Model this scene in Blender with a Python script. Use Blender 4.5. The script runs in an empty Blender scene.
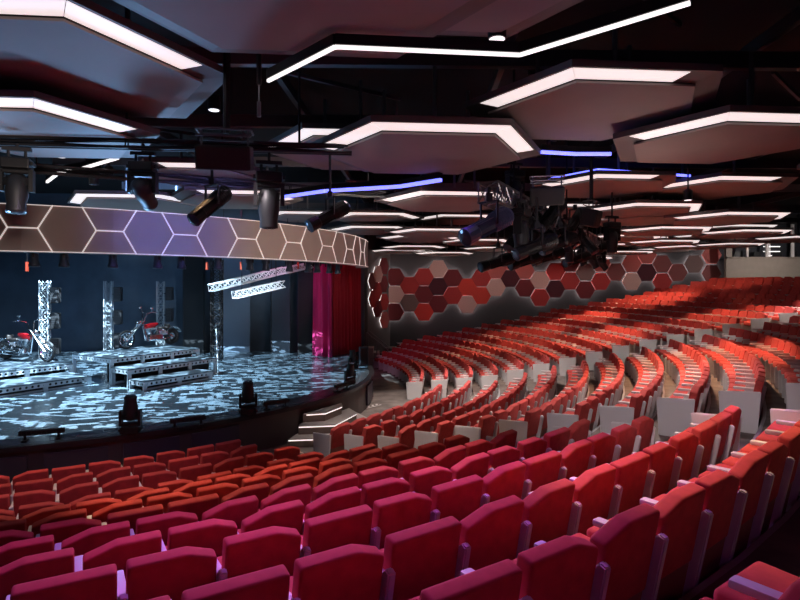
import bpy, bmesh, math, random
from mathutils import Vector, Matrix
R = math.radians
rnd = random.Random(7)
SC = bpy.context.scene
COL = SC.collection

# ------------------------------------------------------------------ frame, camera, light
F = 560.0; HX = 400.0; HY = 285.0          # focal length in pixels, principal column, horizon line
CX, CY = -12.6, 22.5                        # centre of the round stage and of every seat row
FLOOR = -4.3; STAGE = -3.3                  # heights relative to the eye
def at(px, py, D): return Vector(((px-HX)/F*D, D, -(py-HY)/F*D))
def atz(px, py, z):
    D = z*F/(HY-py); return Vector(((px-HX)/F*D, D, z))
def pol(r, deg, z=0.0): return Vector((CX+r*math.cos(R(deg)), CY+r*math.sin(R(deg)), z))

cam_d = bpy.data.cameras.new('camera'); cam = bpy.data.objects.new('camera', cam_d); COL.objects.link(cam)
cam.location = (0, 0, 0); cam.rotation_euler = (R(90), 0, 0)
cam_d.sensor_width = 36; cam_d.lens = 36*F/800; cam_d.shift_y = -15/800; cam_d.clip_start = 0.05; cam_d.clip_end = 200
SC.camera = cam
SC.view_settings.view_transform = 'Standard'; SC.view_settings.look = 'None'
SC.view_settings.gamma = 1.0; SC.view_settings.exposure = 0.0; SC.view_settings.use_curve_mapping = False
w = bpy.data.worlds.new('world'); SC.world = w; w.use_nodes = True
w.node_tree.nodes['Background'].inputs[0].default_value = (0.35, 0.3, 0.42, 1)
w.node_tree.nodes['Background'].inputs[1].default_value = 0.05

def spot(name, loc, aim, col, power, ang=60, blend=0.6, rad=0.15):
    d = bpy.data.lights.new(name, 'SPOT'); d.energy = power; d.color = col; d.spot_size = R(ang); d.spot_blend = blend
    d.shadow_soft_size = rad
    o = bpy.data.objects.new(name, d); COL.objects.link(o); o.location = loc
    o.rotation_euler = (Vector(aim)-Vector(loc)).to_track_quat('-Z', 'Y').to_euler(); return o
WARM = (1.0, 0.60, 0.36); WHITE = (1.0, 0.9, 0.84); MAG = (0.62, 0.12, 1.0); BLUE = (0.25, 0.5, 1.0)
# house downlights over the seats
def down(x, y, z, col, power, ang=70, zl=2.05, dx=0, dy=0.6, blend=.5):
    spot('house_and_fill_spot', (x+dx, y+dy, zl), (x, y, z), col, power, ang, blend)
down(-5.8, 9.4, -3.6, WARM, 480, 66, dx=-.6, dy=1.2)
down(-2.4, 7.6, -3.0, WARM, 1000, 46, dx=-.8, dy=1.0)
down(-0.2, 10.6, -3.6, WARM, 460, 60, dx=-.9, dy=1.2)
down(0.6, 7.0, -2.6, WARM, 300, 36, dx=-1.0, dy=1.3)
down(2.7, 4.7, -1.7, WARM, 620, 52, dx=-1.2, dy=1.6)
down(5.0, 6.4, -1.6, WARM, 520, 60, dx=-1.3, dy=1.5)
down(1.2, 14.2, -3.9, WHITE, 900, 72)
down(5.2, 12.0, -3.0, WHITE, 900, 76)
down(7.4, 14.5, -2.6, WARM, 1500, 76)
down(3.2, 19.0, -3.8, WHITE, 1200, 76)
down(0.6, 19.5, -4.2, WHITE, 1300, 66)
down(9.4, 17.5, -2.6, WARM, 1500, 70)
down(0.8, 24.5, -4.0, WARM, 1300, 64)
down(3.6, 24.5, -3.8, WARM, 1500, 74)
down(5.5, 27.5, -3.2, WARM, 1700, 74)
down(8.0, 22.8, -2.8, WARM, 1500, 66)
down(9.2, 28.2, -2.2, WARM, 1500, 60)
down(13.5, 25.5, -1.4, WARM, 1500, 90, dx=-.8)
down(13.0, 29.6, -1.0, WARM, 800, 90, dx=-.8, dy=-.6)
down(17.0, 29.6, -0.4, WARM, 1000, 100, dx=-1.5, dy=-1)
down(14.4, 18.6, -1.2, WHITE, 1100, 84, dx=-.8)
down(12.2, 21.4, -1.8, WARM, 900, 70, dx=-.6)
down(18.5, 24.0, -0.2, WARM, 1500, 100, dx=-1.5)
spot('end_panel_fill', (1.6, 3.6, 2.0), (4.6, 9.6, -2.6), (1.0, .86, .9), 520, 40, .7)  # added fills that whiten the row end panels along the aisles
spot('end_panel_fill', (-2.6, 7.6, 2.0), (0.2, 12.8, -3.7), (1.0, .86, .9), 360, 36, .7)
spot('end_panel_fill', (2.6, 13.2, 2.0), (3.0, 20.2, -3.8), (1.0, .9, .86), 620, 44, .7)
spot('end_panel_fill', (8.2, 13.6, 2.0), (8.6, 19.6, -2.4), (1.0, .9, .86), 620, 52, .7)
spot('stair_fill', (-.9, 11.6, 2.0), (-2.0, 15.4, -4.0), (1.0, .9, .84), 420, 22, .6)  # added fill to brighten the stage stair treads
spot('house_and_fill_spot', (-0.6, 9.2, 2.0), (0.4, 4.2, -1.8), (1.0, .82, .78), 300, 84, .8)  # added low white fill to pale the arm posts
spot('cluster_fill', (1.6, 6.4, .4), (4.0, 12.5, .9), (1.0, .9, .95), 70, 50, .8)
# unseen fills added to brighten the hexagon wall and booth
for x_, p_ in ((1.2, 120), (6.0, 130), (11.0, 130), (16.0, 110)):
    spot('wall_fill', (x_, 30.6, 1.75), (x_, 34.4, .3), WHITE, p_, 118, .9)
spot('booth_fill', (21.5, 29.4, 2.1), (21.5, 33.4, .9), WHITE, 420, 110, .9)
# magenta washes
spot('magenta_wash', (-3.6, 5.8, 1.9), (-2.6, 3.4, -1.8), MAG, 420, 84, 0.8)
spot('magenta_wash', (4.6, 7.6, 1.9), (4.9, 7.2, -1.8), MAG, 330, 46, 0.8)
spot('magenta_wash', (0.2, 5.6, 1.9), (0.1, 4.4, -1.8), MAG, 250, 84, 0.8)
spot('magenta_wash', (2.4, -1.6, 2.1), (0.9, 4.2, -1.8), (0.8, 0.14, 0.9), 34, 100, 0.8)
spot('magenta_wash', (-1.2, 8.6, 2.0), (0.4, 4.6, -1.9), MAG, 620, 70, 0.8)
spot('magenta_wash', (0.2, 8.6, 2.0), (1.6, 6.4, -2.0), MAG, 420, 50, 0.8)
spot('skirt_fill', (-3.2, 6.6, 1.9), (-7.4, 11.6, -3.9), (0.8, 0.55, 1.0), 260, 70, 0.8)  # added light so the dark stage skirt shows
spot('fascia_wash', (-0.5, 8.6, 1.35), pol(11.3, -51, 1.3), (0.27, 0.32, 1.0), 1300, 34, 0.95)
spot('fascia_wash', (1.5, 11.0, 1.2), pol(11.3, -30, 1.2), (1.0, 0.86, 0.76), 900, 56, 0.9)
spot('fascia_wash', (-3.5, 5.2, 1.0), pol(11.3, -78, 1.2), (1.0, 0.84, 0.74), 330, 64, 0.9)
# stage light
spot('stage_blue_wash', (-6.5, 15.6, 3.0), (-14, 27.5, -0.6), BLUE, 900, 95, 0.8, 0.3)
spot('stage_blue_wash', (-12.5, 15.0, 3.2), (-14, 21, -3), (0.3, 0.6, 1.0), 1700, 85, 0.8, 0.3)
spot('stage_key', (-7.0, 14.5, 2.9), (-11.5, 21.0, -2.6), (0.8, 0.92, 1.0), 3200, 30, 0.8, 0.1)
spot('stage_key', (-9.2, 14.2, 2.6), (-13.4, 20.2, -2.3), (0.8, 0.92, 1.0), 1600, 26, 0.8, 0.1)
spot('truss_fill', (-3.4, 16.2, -.4), (-6.0, 21.2, .3), (0.7, 0.88, 1.0), 1500, 40, 0.8, 0.1)  # added light to whiten the hung trusses
spot('curtain_spot', (-6.0, 19.0, 2.9), (-2.9, 26.0, -1.2), (1.0, 0.28, 0.6), 700, 42, 0.8)
spot('front_blue_wash', (-5.2, 10.6, 0.0), (-3.9, 7.2, 2.4), (0.24, 0.52, 0.95), 560, 120, 0.9, 0.3)
spot('front_blue_wash', (-6.6, 8.6, 0.4), (-4.4, 5.6, 2.6), (0.24, 0.52, 0.95), 150, 130, 0.9, 0.3)
spot('cluster_blue', (-0.5, 10.5, 1.0), (1.2, 8.6, .95), (0.2, 0.3, 1.0), 60, 40, 0.8)
spot('ceiling_uplight', (4.0, 9.5, 0.2), (3.0, 9.5, 3.0), (1.0, 0.84, 0.78), 60, 150, 0.9, 0.3)

SIGN = 1.0
def gobo(name, loc, aim, power, ang, scale, seed):
    """a patterned projector: a spot whose light passes through a line pattern"""
    o = spot(name, loc, aim, (0.62, 0.86, 1.0), power, ang, 0.35, 0.02); o.rotation_euler = (0, 0, 0)
    d = o.data; d.use_nodes = True; nt = d.node_tree; n = nt.nodes; L = nt.links
    em = [k for k in n if k.type == 'EMISSION'][0]
    tc = n.new('ShaderNodeTexCoord'); sx = n.new('ShaderNodeSeparateXYZ'); L.new(tc.outputs['Normal'], sx.inputs[0])
    def mt(op, a, b=None, c=None):
        m = n.new('ShaderNodeMath'); m.operation = op
        for i, v in enumerate((a, b, c)):
            if v is None: continue
            if isinstance(v, (int, float)): m.inputs[i].default_value = v
            else: L.new(v, m.inputs[i])
        return m.outputs[0]
    u = mt('MULTIPLY', mt('DIVIDE', sx.outputs[0], sx.outputs[2]), scale)
    v = mt('MULTIPLY', mt('DIVIDE', sx.outputs[1], sx.outputs[2]), scale)
    cb = n.new('ShaderNodeCombineXYZ'); L.new(u, cb.inputs[0]); L.new(v, cb.inputs[1]); cb.inputs[2].default_value = seed
    def streak(ru, rv, su_, sv_, thr, z0):
        a = mt('ADD', mt('MULTIPLY', u, ru), mt('MULTIPLY', v, rv)); b = mt('SUBTRACT', mt('MULTIPLY', v, ru), mt('MULTIPLY', u, rv))
        # stepped cross coordinate gives straight-edged lines broken at random lengths
        q = mt('FLOOR', mt('MULTIPLY', b, sv_)); c = n.new('ShaderNodeCombineXYZ')
        L.new(mt('MULTIPLY', a, su_), c.inputs[0]); L.new(mt('MULTIPLY', q, 3.7), c.inputs[1]); c.inputs[2].default_value = z0
        no = n.new('ShaderNodeTexNoise'); no.inputs['Scale'].default_value = 1.0; no.inputs['Detail'].default_value = 1.0
        L.new(c.outputs[0], no.inputs['Vector'])
        line = mt('GREATER_THAN', mt('FRACT', mt('MULTIPLY', b, sv_)), 0.34)
        return mt('MULTIPLY', line, mt('GREATER_THAN', no.outputs[0], thr))
    far = mt('DIVIDE', sx.outputs[1], mt('ABSOLUTE', sx.outputs[2])); side = mt('DIVIDE', sx.outputs[0], mt('ABSOLUTE', sx.outputs[2]))
    dx = mt('ADD', mt('MULTIPLY', side, 7.0*SIGN), 1.6); dy = mt('SUBTRACT', mt('MULTIPLY', far, 7.0*SIGN), 4.0)
    iris = mt('LESS_THAN', mt('ADD', mt('MULTIPLY', dx, dx), mt('MULTIPLY', dy, dy)), 11.3**2)   # round iris: the pattern stays on the stage
    shut = mt('MULTIPLY', iris, mt('LESS_THAN', mt('MULTIPLY', far, SIGN), 1.32))                # framing shutter for the back wall
    s1 = streak(.94, .34, .75, 3.1, .565, 1.0); s2 = streak(.34, -.94, .8, 2.5, .60, 5.0); s3 = streak(.98, -.17, .5, 5.4, .60, 9.0)
    mix = mt('MAXIMUM', mt('MAXIMUM', s1, mt('MULTIPLY', s2, .8)), mt('MULTIPLY', s3, .7))
    L.new(mt('MULTIPLY', shut, mt('MULTIPLY_ADD', mix, 1.0, 0.07)), em.inputs['Strength'])
    return o
gobo('gobo_projector', (-11.0, 18.5, 3.7), (-11.0, 19.6, STAGE), 33000, 146, 11.0, 0.0)

# ------------------------------------------------------------------ materials
MATS = {}
def mat(name, col, rough=0.6, metal=0.0, emit=None, es=0.0, noise=0.0, nscale=8.0, bump=0.0, vary=0.0, sheen=0.0, spec=0.5):
    if name in MATS: return MATS[name]
    m = bpy.data.materials.new(name); m.use_nodes = True; nt = m.node_tree; b = nt.nodes['Principled BSDF']
    b.inputs['Base Color'].default_value = (*col, 1); b.inputs['Roughness'].default_value = rough
    b.inputs['Metallic'].default_value = metal; b.inputs['Specular IOR Level'].default_value = spec
    if sheen: b.inputs['Sheen Weight'].default_value = sheen; b.inputs['Sheen Tint'].default_value = (*[min(1, c*1.3+.1) for c in col], 1)
    if emit: b.inputs['Emission Color'].default_value = (*emit, 1); b.inputs['Emission Strength'].default_value = es
    last = None
    if noise or bump:
        tc = nt.nodes.new('ShaderNodeTexCoord'); nz = nt.nodes.new('ShaderNodeTexNoise'); nz.inputs['Scale'].default_value = nscale
        nz.inputs['Detail'].default_value = 4
        nt.links.new(tc.outputs['Object'], nz.inputs['Vector'])
    if noise:
        mp = nt.nodes.new('ShaderNodeMapRange'); mp.inputs[3].default_value = 1-noise; mp.inputs[4].default_value = 1+noise
        mp.inputs[1].default_value = .3; mp.inputs[2].default_value = .7
        nt.links.new(nz.outputs[0], mp.inputs[0]); last = mp.outputs[0]
    if vary:
        oi = nt.nodes.new('ShaderNodeObjectInfo'); m2 = nt.nodes.new('ShaderNodeMapRange')
        m2.inputs[3].default_value = 1-vary; m2.inputs[4].default_value = 1+vary; nt.links.new(oi.outputs['Random'], m2.inputs[0])
        if last is None: last = m2.outputs[0]
        else:
            mm = nt.nodes.new('ShaderNodeMath'); mm.operation = 'MULTIPLY'; nt.links.new(last, mm.inputs[0]); nt.links.new(m2.outputs[0], mm.inputs[1]); last = mm.outputs[0]
    if last is not None:
        vm = nt.nodes.new('ShaderNodeVectorMath'); vm.operation = 'SCALE'; vm.inputs[0].default_value = col
        nt.links.new(last, vm.inputs['Scale']); nt.links.new(vm.outputs[0], b.inputs['Base Color'])
    if bump:
        bp = nt.nodes.new('ShaderNodeBump'); bp.inputs['Strength'].default_value = bump; nt.links.new(nz.outputs[0], bp.inputs['Height'])
        nt.links.new(bp.outputs[0], b.inputs['Normal'])
    MATS[name] = m; return m
FAB = mat('red_velvet', (0.52, 0.056, 0.05), 0.85, noise=0.14, nscale=9, bump=0.15, vary=0.12, sheen=0.25)
FAB2 = mat('red_velvet_cushion', (0.54, 0.06, 0.05), 0.85, noise=0.12, nscale=9, vary=0.1, sheen=0.25)
SHELL = mat('brown_shell', (0.30, 0.10, 0.075), 0.55)
ARM = mat('pale_grey_plastic', (0.68, 0.65, 0.65), 0.45)
PANEL = mat('white_laminate', (0.80, 0.77, 0.76), 0.4)
BLACK = mat('black_metal', (0.012, 0.012, 0.014), 0.45, 0.3)
DARK = mat('dark_metal', (0.035, 0.035, 0.04), 0.5, 0.5)
STEEL = mat('grey_steel', (0.22, 0.22, 0.24), 0.35, 0.8)
CHROME = mat('chrome', (0.75, 0.78, 0.82), 0.18, 1.0)
WTRUSS = mat('white_truss_paint', (0.36, 0.40, 0.44), 0.45, 0.2)
LED = mat('led_diffuser', (0.9, 0.9, 0.9), 0.5, emit=(1.0, 0.87, 0.85), es=.86)
LEDT = mat('led_line', (0.9, 0.9, 0.9), 0.5, emit=(1.0, 0.93, 0.92), es=1.3)
BLED = mat('blue_led_line', (0.9, 0.9, 0.9), 0.5, emit=(0.11, 0.13, 1.0), es=3.4)
HALO = mat('halo_led', (0.9, 0.9, 0.9), 0.5, emit=(1.0, 0.84, 0.80), es=6.5)
STEPLED = mat('step_led', (0.9, 0.9, 0.9), 0.5, emit=(1.0, 0.86, 0.84), es=1.6)
LENS = mat('lens_glass', (0.05, 0.06, 0.09), 0.08, 0.0)
CLOUD = mat('ceiling_panel_beige', (0.27, 0.225, 0.215), 0.7, noise=0.06, nscale=1.2)
RIM = mat('ceiling_panel_rim', (0.16, 0.145, 0.145), 0.6)

# ------------------------------------------------------------------ mesh helpers
def obj(name, bm, m, parent=None, smooth=False):
    me = bpy.data.meshes.new(name); bmesh.ops.recalc_face_normals(bm, faces=bm.faces); bm.to_mesh(me); bm.free()
    if smooth:
        for p in me.polygons: p.use_smooth = True
    ms = m if isinstance(m, (list, tuple)) else [m]
    for k in ms: me.materials.append(k)
    o = bpy.data.objects.new(name, me); COL.objects.link(o)
    if parent is not None: o.parent = parent
    return o
def tag(o, label, cat, group=None, kind=None):
    o['label'] = label; o['category'] = cat
    if group: o['group'] = group
    if kind: o['kind'] = kind
    return o
def thing(name, label, cat, loc=(0, 0, 0), rz=0.0, group=None):
    o = bpy.data.objects.new(name, None); COL.objects.link(o); o.location = loc; o.rotation_euler = (0, 0, rz)
    o.empty_display_size = .1
    return tag(o, label, cat, group)
def struct(name, bm, m):
    o = obj(name, bm, m); o['kind'] = 'structure'; return o
def kids(o): return KIDS.get(o.name, [])
KIDS = {}
def dup(root, loc, rot, label, group=None):
    r = root.copy(); COL.objects.link(r); r.location = loc
    r.rotation_euler = rot if isinstance(rot, (tuple, list)) else (0, 0, rot)
    r['label'] = label
    if group: r['group'] = group
    for ch in root.children:
        c = ch.copy(); COL.objects.link(c); c.parent = r
        for g in ch.children:
            d = g.copy(); COL.objects.link(d); d.parent = c
    return r
def box(bm, c, s, M=None, bev=0.0, seg=1):
    r = bmesh.ops.create_cube(bm, size=1.0); vs = r['verts']
    for v in vs: v.co = Vector((v.co.x*s[0], v.co.y*s[1], v.co.z*s[2])) + Vector(c)
    if bev:
        es = list({e for v in vs for e in v.link_edges})
        rr = bmesh.ops.bevel(bm, geom=es, offset=bev, segments=seg, affect='EDGES', profile=0.6); vs = list({v for f in rr['faces'] for v in f.verts} | {v for v in vs if v.is_valid})
    if M is not None:
        for v in vs: v.co = M @ v.co
    return vs
def tube(bm, p, q, r, n=6, r2=None):
    p = Vector(p); q = Vector(q); d = q-p; L = d.length
    if L < 1e-6: return
    rr = bmesh.ops.create_cone(bm, cap_ends=True, segments=n, radius1=r, radius2=r if r2 is None else r2, depth=L)
    M = Matrix.Translation((p+q)/2) @ d.to_track_quat('Z', 'Y').to_matrix().to_4x4()
    for v in rr['verts']: v.co = M @ v.co
def bar(bm, p, q, wx, wz=None):
    """square bar between two points"""
    p = Vector(p); q = Vector(q); d = q-p
    M = Matrix.Translation((p+q)/2) @ d.to_track_quat('Y', 'Z').to_matrix().to_4x4()
    box(bm, (0, 0, 0), (wx, d.length, wz or wx), M)
def prism(bm, pts, z0, z1, M=None):
    """vertical prism over a plan polygon"""
    a = [bm.verts.new((p[0], p[1], z0)) for p in pts]; b = [bm.verts.new((p[0], p[1], z1)) for p in pts]; n = len(pts)
    bm.faces.new(a[::-1]); bm.faces.new(b)
    for i in range(n): bm.faces.new((a[i], a[(i+1) % n], b[(i+1) % n], b[i]))
    if M is not None:
        for v in a+b: v.co = M @ v.co
    return a+b
def lathe(bm, prof, n=16, M=None, cap=True):
    rings = []
    for r, z in prof:
        rings.append([bm.verts.new((r*math.cos(2*math.pi*k/n), r*math.sin(2*math.pi*k/n), z)) for k in range(n)])
    for a, b in zip(rings, rings[1:]):
        for k in range(n): bm.faces.new((a[k], a[(k+1) % n], b[(k+1) % n], b[k]))
    if cap: bm.faces.new(rings[0][::-1]); bm.faces.new(rings[-1])
    if M is not None:
        for rg in rings:
            for v in rg: v.co = M @ v.co
def frameM(loc, zdir, up=(0, 0, 1)):
    return Matrix.Translation(loc) @ Vector(zdir).to_track_quat('Z', 'Y').to_matrix().to_4x4()
def new(): return bmesh.new()

# ------------------------------------------------------------------ seating geometry
NROW = 21
def row_r(i): return 13.35+.93*(i-1)
def row_z(i):
    if i <= 4: return FLOOR+.1*(i-1)
    if i <= 10: return -4.0+.23*(i-4)
    return -2.62+.196*(i-10)
A1 = -37.6; A2 = -7.0                      # directions of the two aisles seen from the stage centre

# ------------------------------------------------------------------ room shell
CARPET = mat('brown_carpet', (0.17, 0.135, 0.12), 0.95, noise=0.35, nscale=2.5, bump=0.1)
NOSE = mat('step_nosing', (0.30, 0.28, 0.30), 0.5)
bm = new(); N = 72; a0, a1 = -122.0, 62.0
prof = [(0.5, FLOOR-.02), (row_r(1)-.72, FLOOR)]
for i in range(2, NROW+1): prof += [(row_r(i)-.74, row_z(i-1)), (row_r(i)-.72, row_z(i))]
prof += [(row_r(NROW)+4.6, row_z(NROW))]
grid = [[bm.verts.new(pol(r, a0+(a1-a0)*k/N, z)) for r, z in prof] for k in range(N+1)]
for k in range(N):
    for j in range(len(prof)-1): bm.faces.new((grid[k][j], grid[k][j+1], grid[k+1][j+1], grid[k+1][j]))
struct('floor', bm, CARPET)
bm = new()
for i in range(5, NROW+1):
    r, z = row_r(i)-.76, row_z(i)
    for k in range(N):
        p = [pol(r, a0+(a1-a0)*(k+e)/N, z+.004) for e in (0, 1)]; q = [pol(r+.05, a0+(a1-a0)*(k+e)/N, z+.004) for e in (0, 1)]
        lo = [v-Vector((0, 0, .05)) for v in p]
        V = [bm.verts.new(v) for v in (p[0], p[1], q[1], q[0], lo[0], lo[1])]
        bm.faces.new(V[:4]); bm.faces.new((V[0], V[1], V[5], V[4]))
struct('trim_1', bm, NOSE)

WALLM = mat('dark_grey_wall', (0.04, 0.039, 0.044), 0.8, noise=0.08, nscale=.7)
WFAR = 34.5
bm = new(); box(bm, (15, WFAR+.15, -.1), (31.6, .3, 9.0)); struct('wall_back', bm, WALLM)
bm = new(); bar(bm, (-2.05, 31.9, 0), (-.72, WFAR+.05, 0), .25, 9.0); struct('wall_side', bm, mat('grey_side_wall', (0.12, .11, .11), .8))
bm = new(); box(bm, (30.5, 14, 0), (.3, 42, 9.2)); struct('wall_right', bm, WALLM)
bm = new(); box(bm, (3, -9, 0), (56, .3, 9.4)); struct('wall_front', bm, WALLM)
bm = new(); box(bm, (2, 13, 4.75), (58, 46, .3)); struct('ceiling', bm, mat('black_ceiling', (0.006, .006, .008), .9))
# stage walls
SW = mat('stage_wall_blue_grey', (0.06, 0.085, 0.12), .6, noise=.25, nscale=.8)
bm = new(); box(bm, (-15, 28.2, .2), (26.4, .2, 8.8)); struct('wall_stage', bm, SW)
bm = new(); box(bm, (-26.5, 20, .2), (.2, 17, 8.8)); struct('wall_left', bm, SW)
bm = new(); box(bm, (-2.0, 30.2, .2), (.3, 3.6, 8.8)); struct('wall_wing', bm, mat('black_wing', (.01, .01, .012), .9))

# stage -------------------------------------------------------------
SR = 12.0
def sr(r, a): return r+.1-.65*max(0.0, min(1.0, (a+27)/27.0))**1.4
def arc(r, b0, b1, n): return [pol(sr(r, b0+(b1-b0)*k/n), b0+(b1-b0)*k/n) for k in range(n+1)]
STF = mat('stage_floor_gloss', (0.09, 0.125, 0.16), 0.24, noise=.15, nscale=2)
STK = mat('stage_skirt_brown', (0.075, 0.055, 0.052), 0.45)
st = thing('stage', 'raised round stage with a glossy blue floor covered in projected lines, dark brown skirt', 'stage', (CX, CY, FLOOR))
def loc(pts): return [(p.x-CX, p.y-CY) for p in pts]
ring = arc(SR, -140, 2, 71)+[Vector((-1.95, 24.6, 0)), Vector((-2.6, 28.05, 0)), Vector((-26.3, 28.05, 0))]
bm = new(); prism(bm, loc(ring), .92, 1.0); obj('stage_deck', bm, STF, st)
bm = new(); ring2 = arc(SR-.06, -140, 2, 71)+[Vector((-2.02, 24.6, 0)), Vector((-2.7, 28.0, 0)), Vector((-26.2, 28.0, 0))]; prism(bm, loc(ring2), .02, .92); obj('stage_skirt', bm, STK, st)
bm = new(); prev = None
outer = arc(SR+.04, -140, 2, 71); inner = arc(SR-.16, -140, 2, 71)
prism(bm, loc(outer+inner[::-1]), .90, 1.012); obj('stage_edge', bm, mat('stage_edge_black', (.012, .014, .02), .3), st)
for k, b in enumerate(range(-100, 0, 7)):
    bm = new(); c1 = pol(sr(SR, b+.6), b+.6); c2 = pol(sr(SR, b+6.2), b+6.2)
    d = (c2-c1).normalized(); nrm = Vector((d.y, -d.x, 0))
    a_, b_ = c1+nrm*.015, c2+nrm*.015
    V = [(a_.x-CX, a_.y-CY), (b_.x-CX, b_.y-CY), (b_.x-CX-nrm.x*.06, b_.y-CY-nrm.y*.06), (a_.x-CX-nrm.x*.06, a_.y-CY-nrm.y*.06)]
    if -46 < b < -22: bm.free(); continue
    prism(bm, V, .14, .80); obj('skirt_panel', bm, mat('skirt_panel', (0.05, 0.042, 0.06), .4), st)

# stage stairs ------------------------------------------------------
s = thing('stage_stairs', 'small angular three-step stair with lit nosings leading up to the stage', 'stairs', (-2.2, 15.5, FLOOR))
STEP = mat('pale_step', (0.42, .36, .33), .5)
stepZ = [(.25, [(-3.25, 15.55), (-2.95, 14.75), (-1.45, 14.95), (-.95, 17.0), (-1.6, 17.9)]),
         (.50, [(-3.1, 15.6), (-2.75, 15.15), (-1.80, 15.3), (-1.30, 16.7), (-1.75, 17.4)]),
         (.75, [(-3.0, 15.7), (-2.6, 15.5), (-2.10, 15.65), (-1.72, 16.5), (-1.95, 17.0)])]
for h, P in stepZ:
    ang = [math.degrees(math.atan2(q[1]-CY, q[0]-CX)) for q in (P[0], P[-1])]
    P = P[1:-1]; inner_ = [pol(SR+.15, ang[1]+(ang[0]-ang[1])*j/6) for j in range(7)]
    P = [(inner_[-1].x, inner_[-1].y)]+list(P)+[(v.x, v.y) for v in inner_[:-1]]
    P = [(x+2.2, y-15.5) for x, y in P]
    bm = new(); prism(bm, P, h-.25 if h > .3 else .02, h-.03); o = obj('riser', bm, mat('stair_riser', (.16, .11, .09), .6), s)
    cx = sum(p[0] for p in P)/5-.8; cy = sum(p[1] for p in P)/5
    bm = new(); prism(bm, [(x+.03, y-.03) for x, y in P], h-.03, h); obj('tread', bm, STEP, s)
    bm = new()
    for p, q in ((P[1], P[2]), (P[2], P[3])):
        bar(bm, (p[0]+.012, p[1]-.012, h-.05), (q[0]+.012, q[1]-.012, h-.05), .012, .02)
    obj('light_strip', bm, STEPLED, s)

# ------------------------------------------------------------------ fascia over the stage
fr = 11.3; fb = .72; fh = 1.04
FM = mat('bronze_fascia', (0.36, 0.29, 0.26), 0.5, noise=.08, nscale=.8)
fa = thing('stage_fascia', 'curved bronze fascia band above the stage with a pale hexagon line pattern', 'fascia', (CX, CY, fb))
fangs = [-112, -103, -94, -85, -76, -67, -58, -49, -40, -31, -22, -13, -4, 1.2]
def fpt(r, ang, z=0):   # faceted point relative to the centre
    return Vector((r*math.cos(R(ang)), r*math.sin(R(ang)), z))
bm = new(); P = [fpt(fr, a) for a in fangs]+[fpt(fr-.15, 7)]; Q = [fpt(fr-.35, a) for a in fangs]+[fpt(fr-.5, 7)]
prism(bm, [(p.x, p.y) for p in P]+[(p.x, p.y) for p in Q[::-1]], 0, fh); obj('fascia_band', bm, FM, fa)
def fline(bm, s0, z0, s1, z1, wd=.028):
    """line on the fascia face; s = arc metres from the -112 degree end"""
    seg = 2*fr*math.sin(R(4.5))
    def P(s_, z_):
        k = int(max(0, min(len(fangs)-3, s_//seg))); t = (s_-k*seg)/seg
        p = fpt(fr, fangs[k]).lerp(fpt(fr, fangs[k+1]), t); return p*(1+.012/fr)+Vector((0, 0, z_))
    n = max(1, int(abs(s1-s0)/.15))
    for j in range(n):
        t0, t1 = j/n, (j+1)/n
        bar(bm, P(s0+(s1-s0)*t0, z0+(z1-z0)*t0), P(s0+(s1-s0)*t1, z0+(z1-z0)*t1), .02, wd) if abs(s1-s0) > .05 else bar(bm, P(s0, z0), P(s1, z1), wd, .02)
hR = .56; S0 = .2
def f_px(s_):
    seg = 2*fr*math.sin(R(4.5)); k = int(s_//seg); p = fpt(fr, fangs[k]).lerp(fpt(fr, fangs[k+1]), (s_-k*seg)/seg); return HX+F*(p.x+CX)/(p.y+CY)
sA = 3.0
while f_px(sA) < 37.5: sA += .01
S0 = sA-3*hR*int(sA/(3*hR))
print('fascia phase', S0)
SEAM = mat('pale_seam', (0.8, .75, .72), .4, emit=(1, .88, .84), es=.5)
k = 0; s0 = S0
while s0 < 2*fr*math.sin(R(4.5))*12-.6:
    # left vertex of a full hexagon at (s0, fh/2)
    bm = new()
    for (a_, b_, c_, d_) in ((s0+3*hR, fh/2, s0+3.5*hR, fh), (s0+3*hR, fh/2, s0+3.5*hR, 0), (s0+1.5*hR, fh, s0+2*hR, fh/2), (s0+1.5*hR, 0, s0+2*hR, fh/2), (s0+2*hR, fh/2, s0+3*hR, fh/2)):
        fline(bm, a_, b_, c_, d_)
    obj('hexagon_line', bm, SEAM, fa)
    s0 += 3*hR
for z in (.012, fh-.012):
    bm = new()
    for k in range(len(P)-1): bar(bm, P[k]*(1+.008/fr)+Vector((0, 0, z)), P[k+1]*(1+.008/fr)+Vector((0, 0, z)), .02, .016)
    obj('edge_trim', bm, SEAM, fa)
bm = new(); LR = [fpt(10.35, a, .92) for a in range(-84, -2, 4)]
for p, q in zip(LR, LR[1:]): tube(bm, p, q, .03, 6)
for a in range(-84, -2, 16): tube(bm, fpt(10.35, a, .92), fpt(10.98, a, .92), .02, 6)
obj('lamp_rail', bm, DARK, fa)

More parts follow.
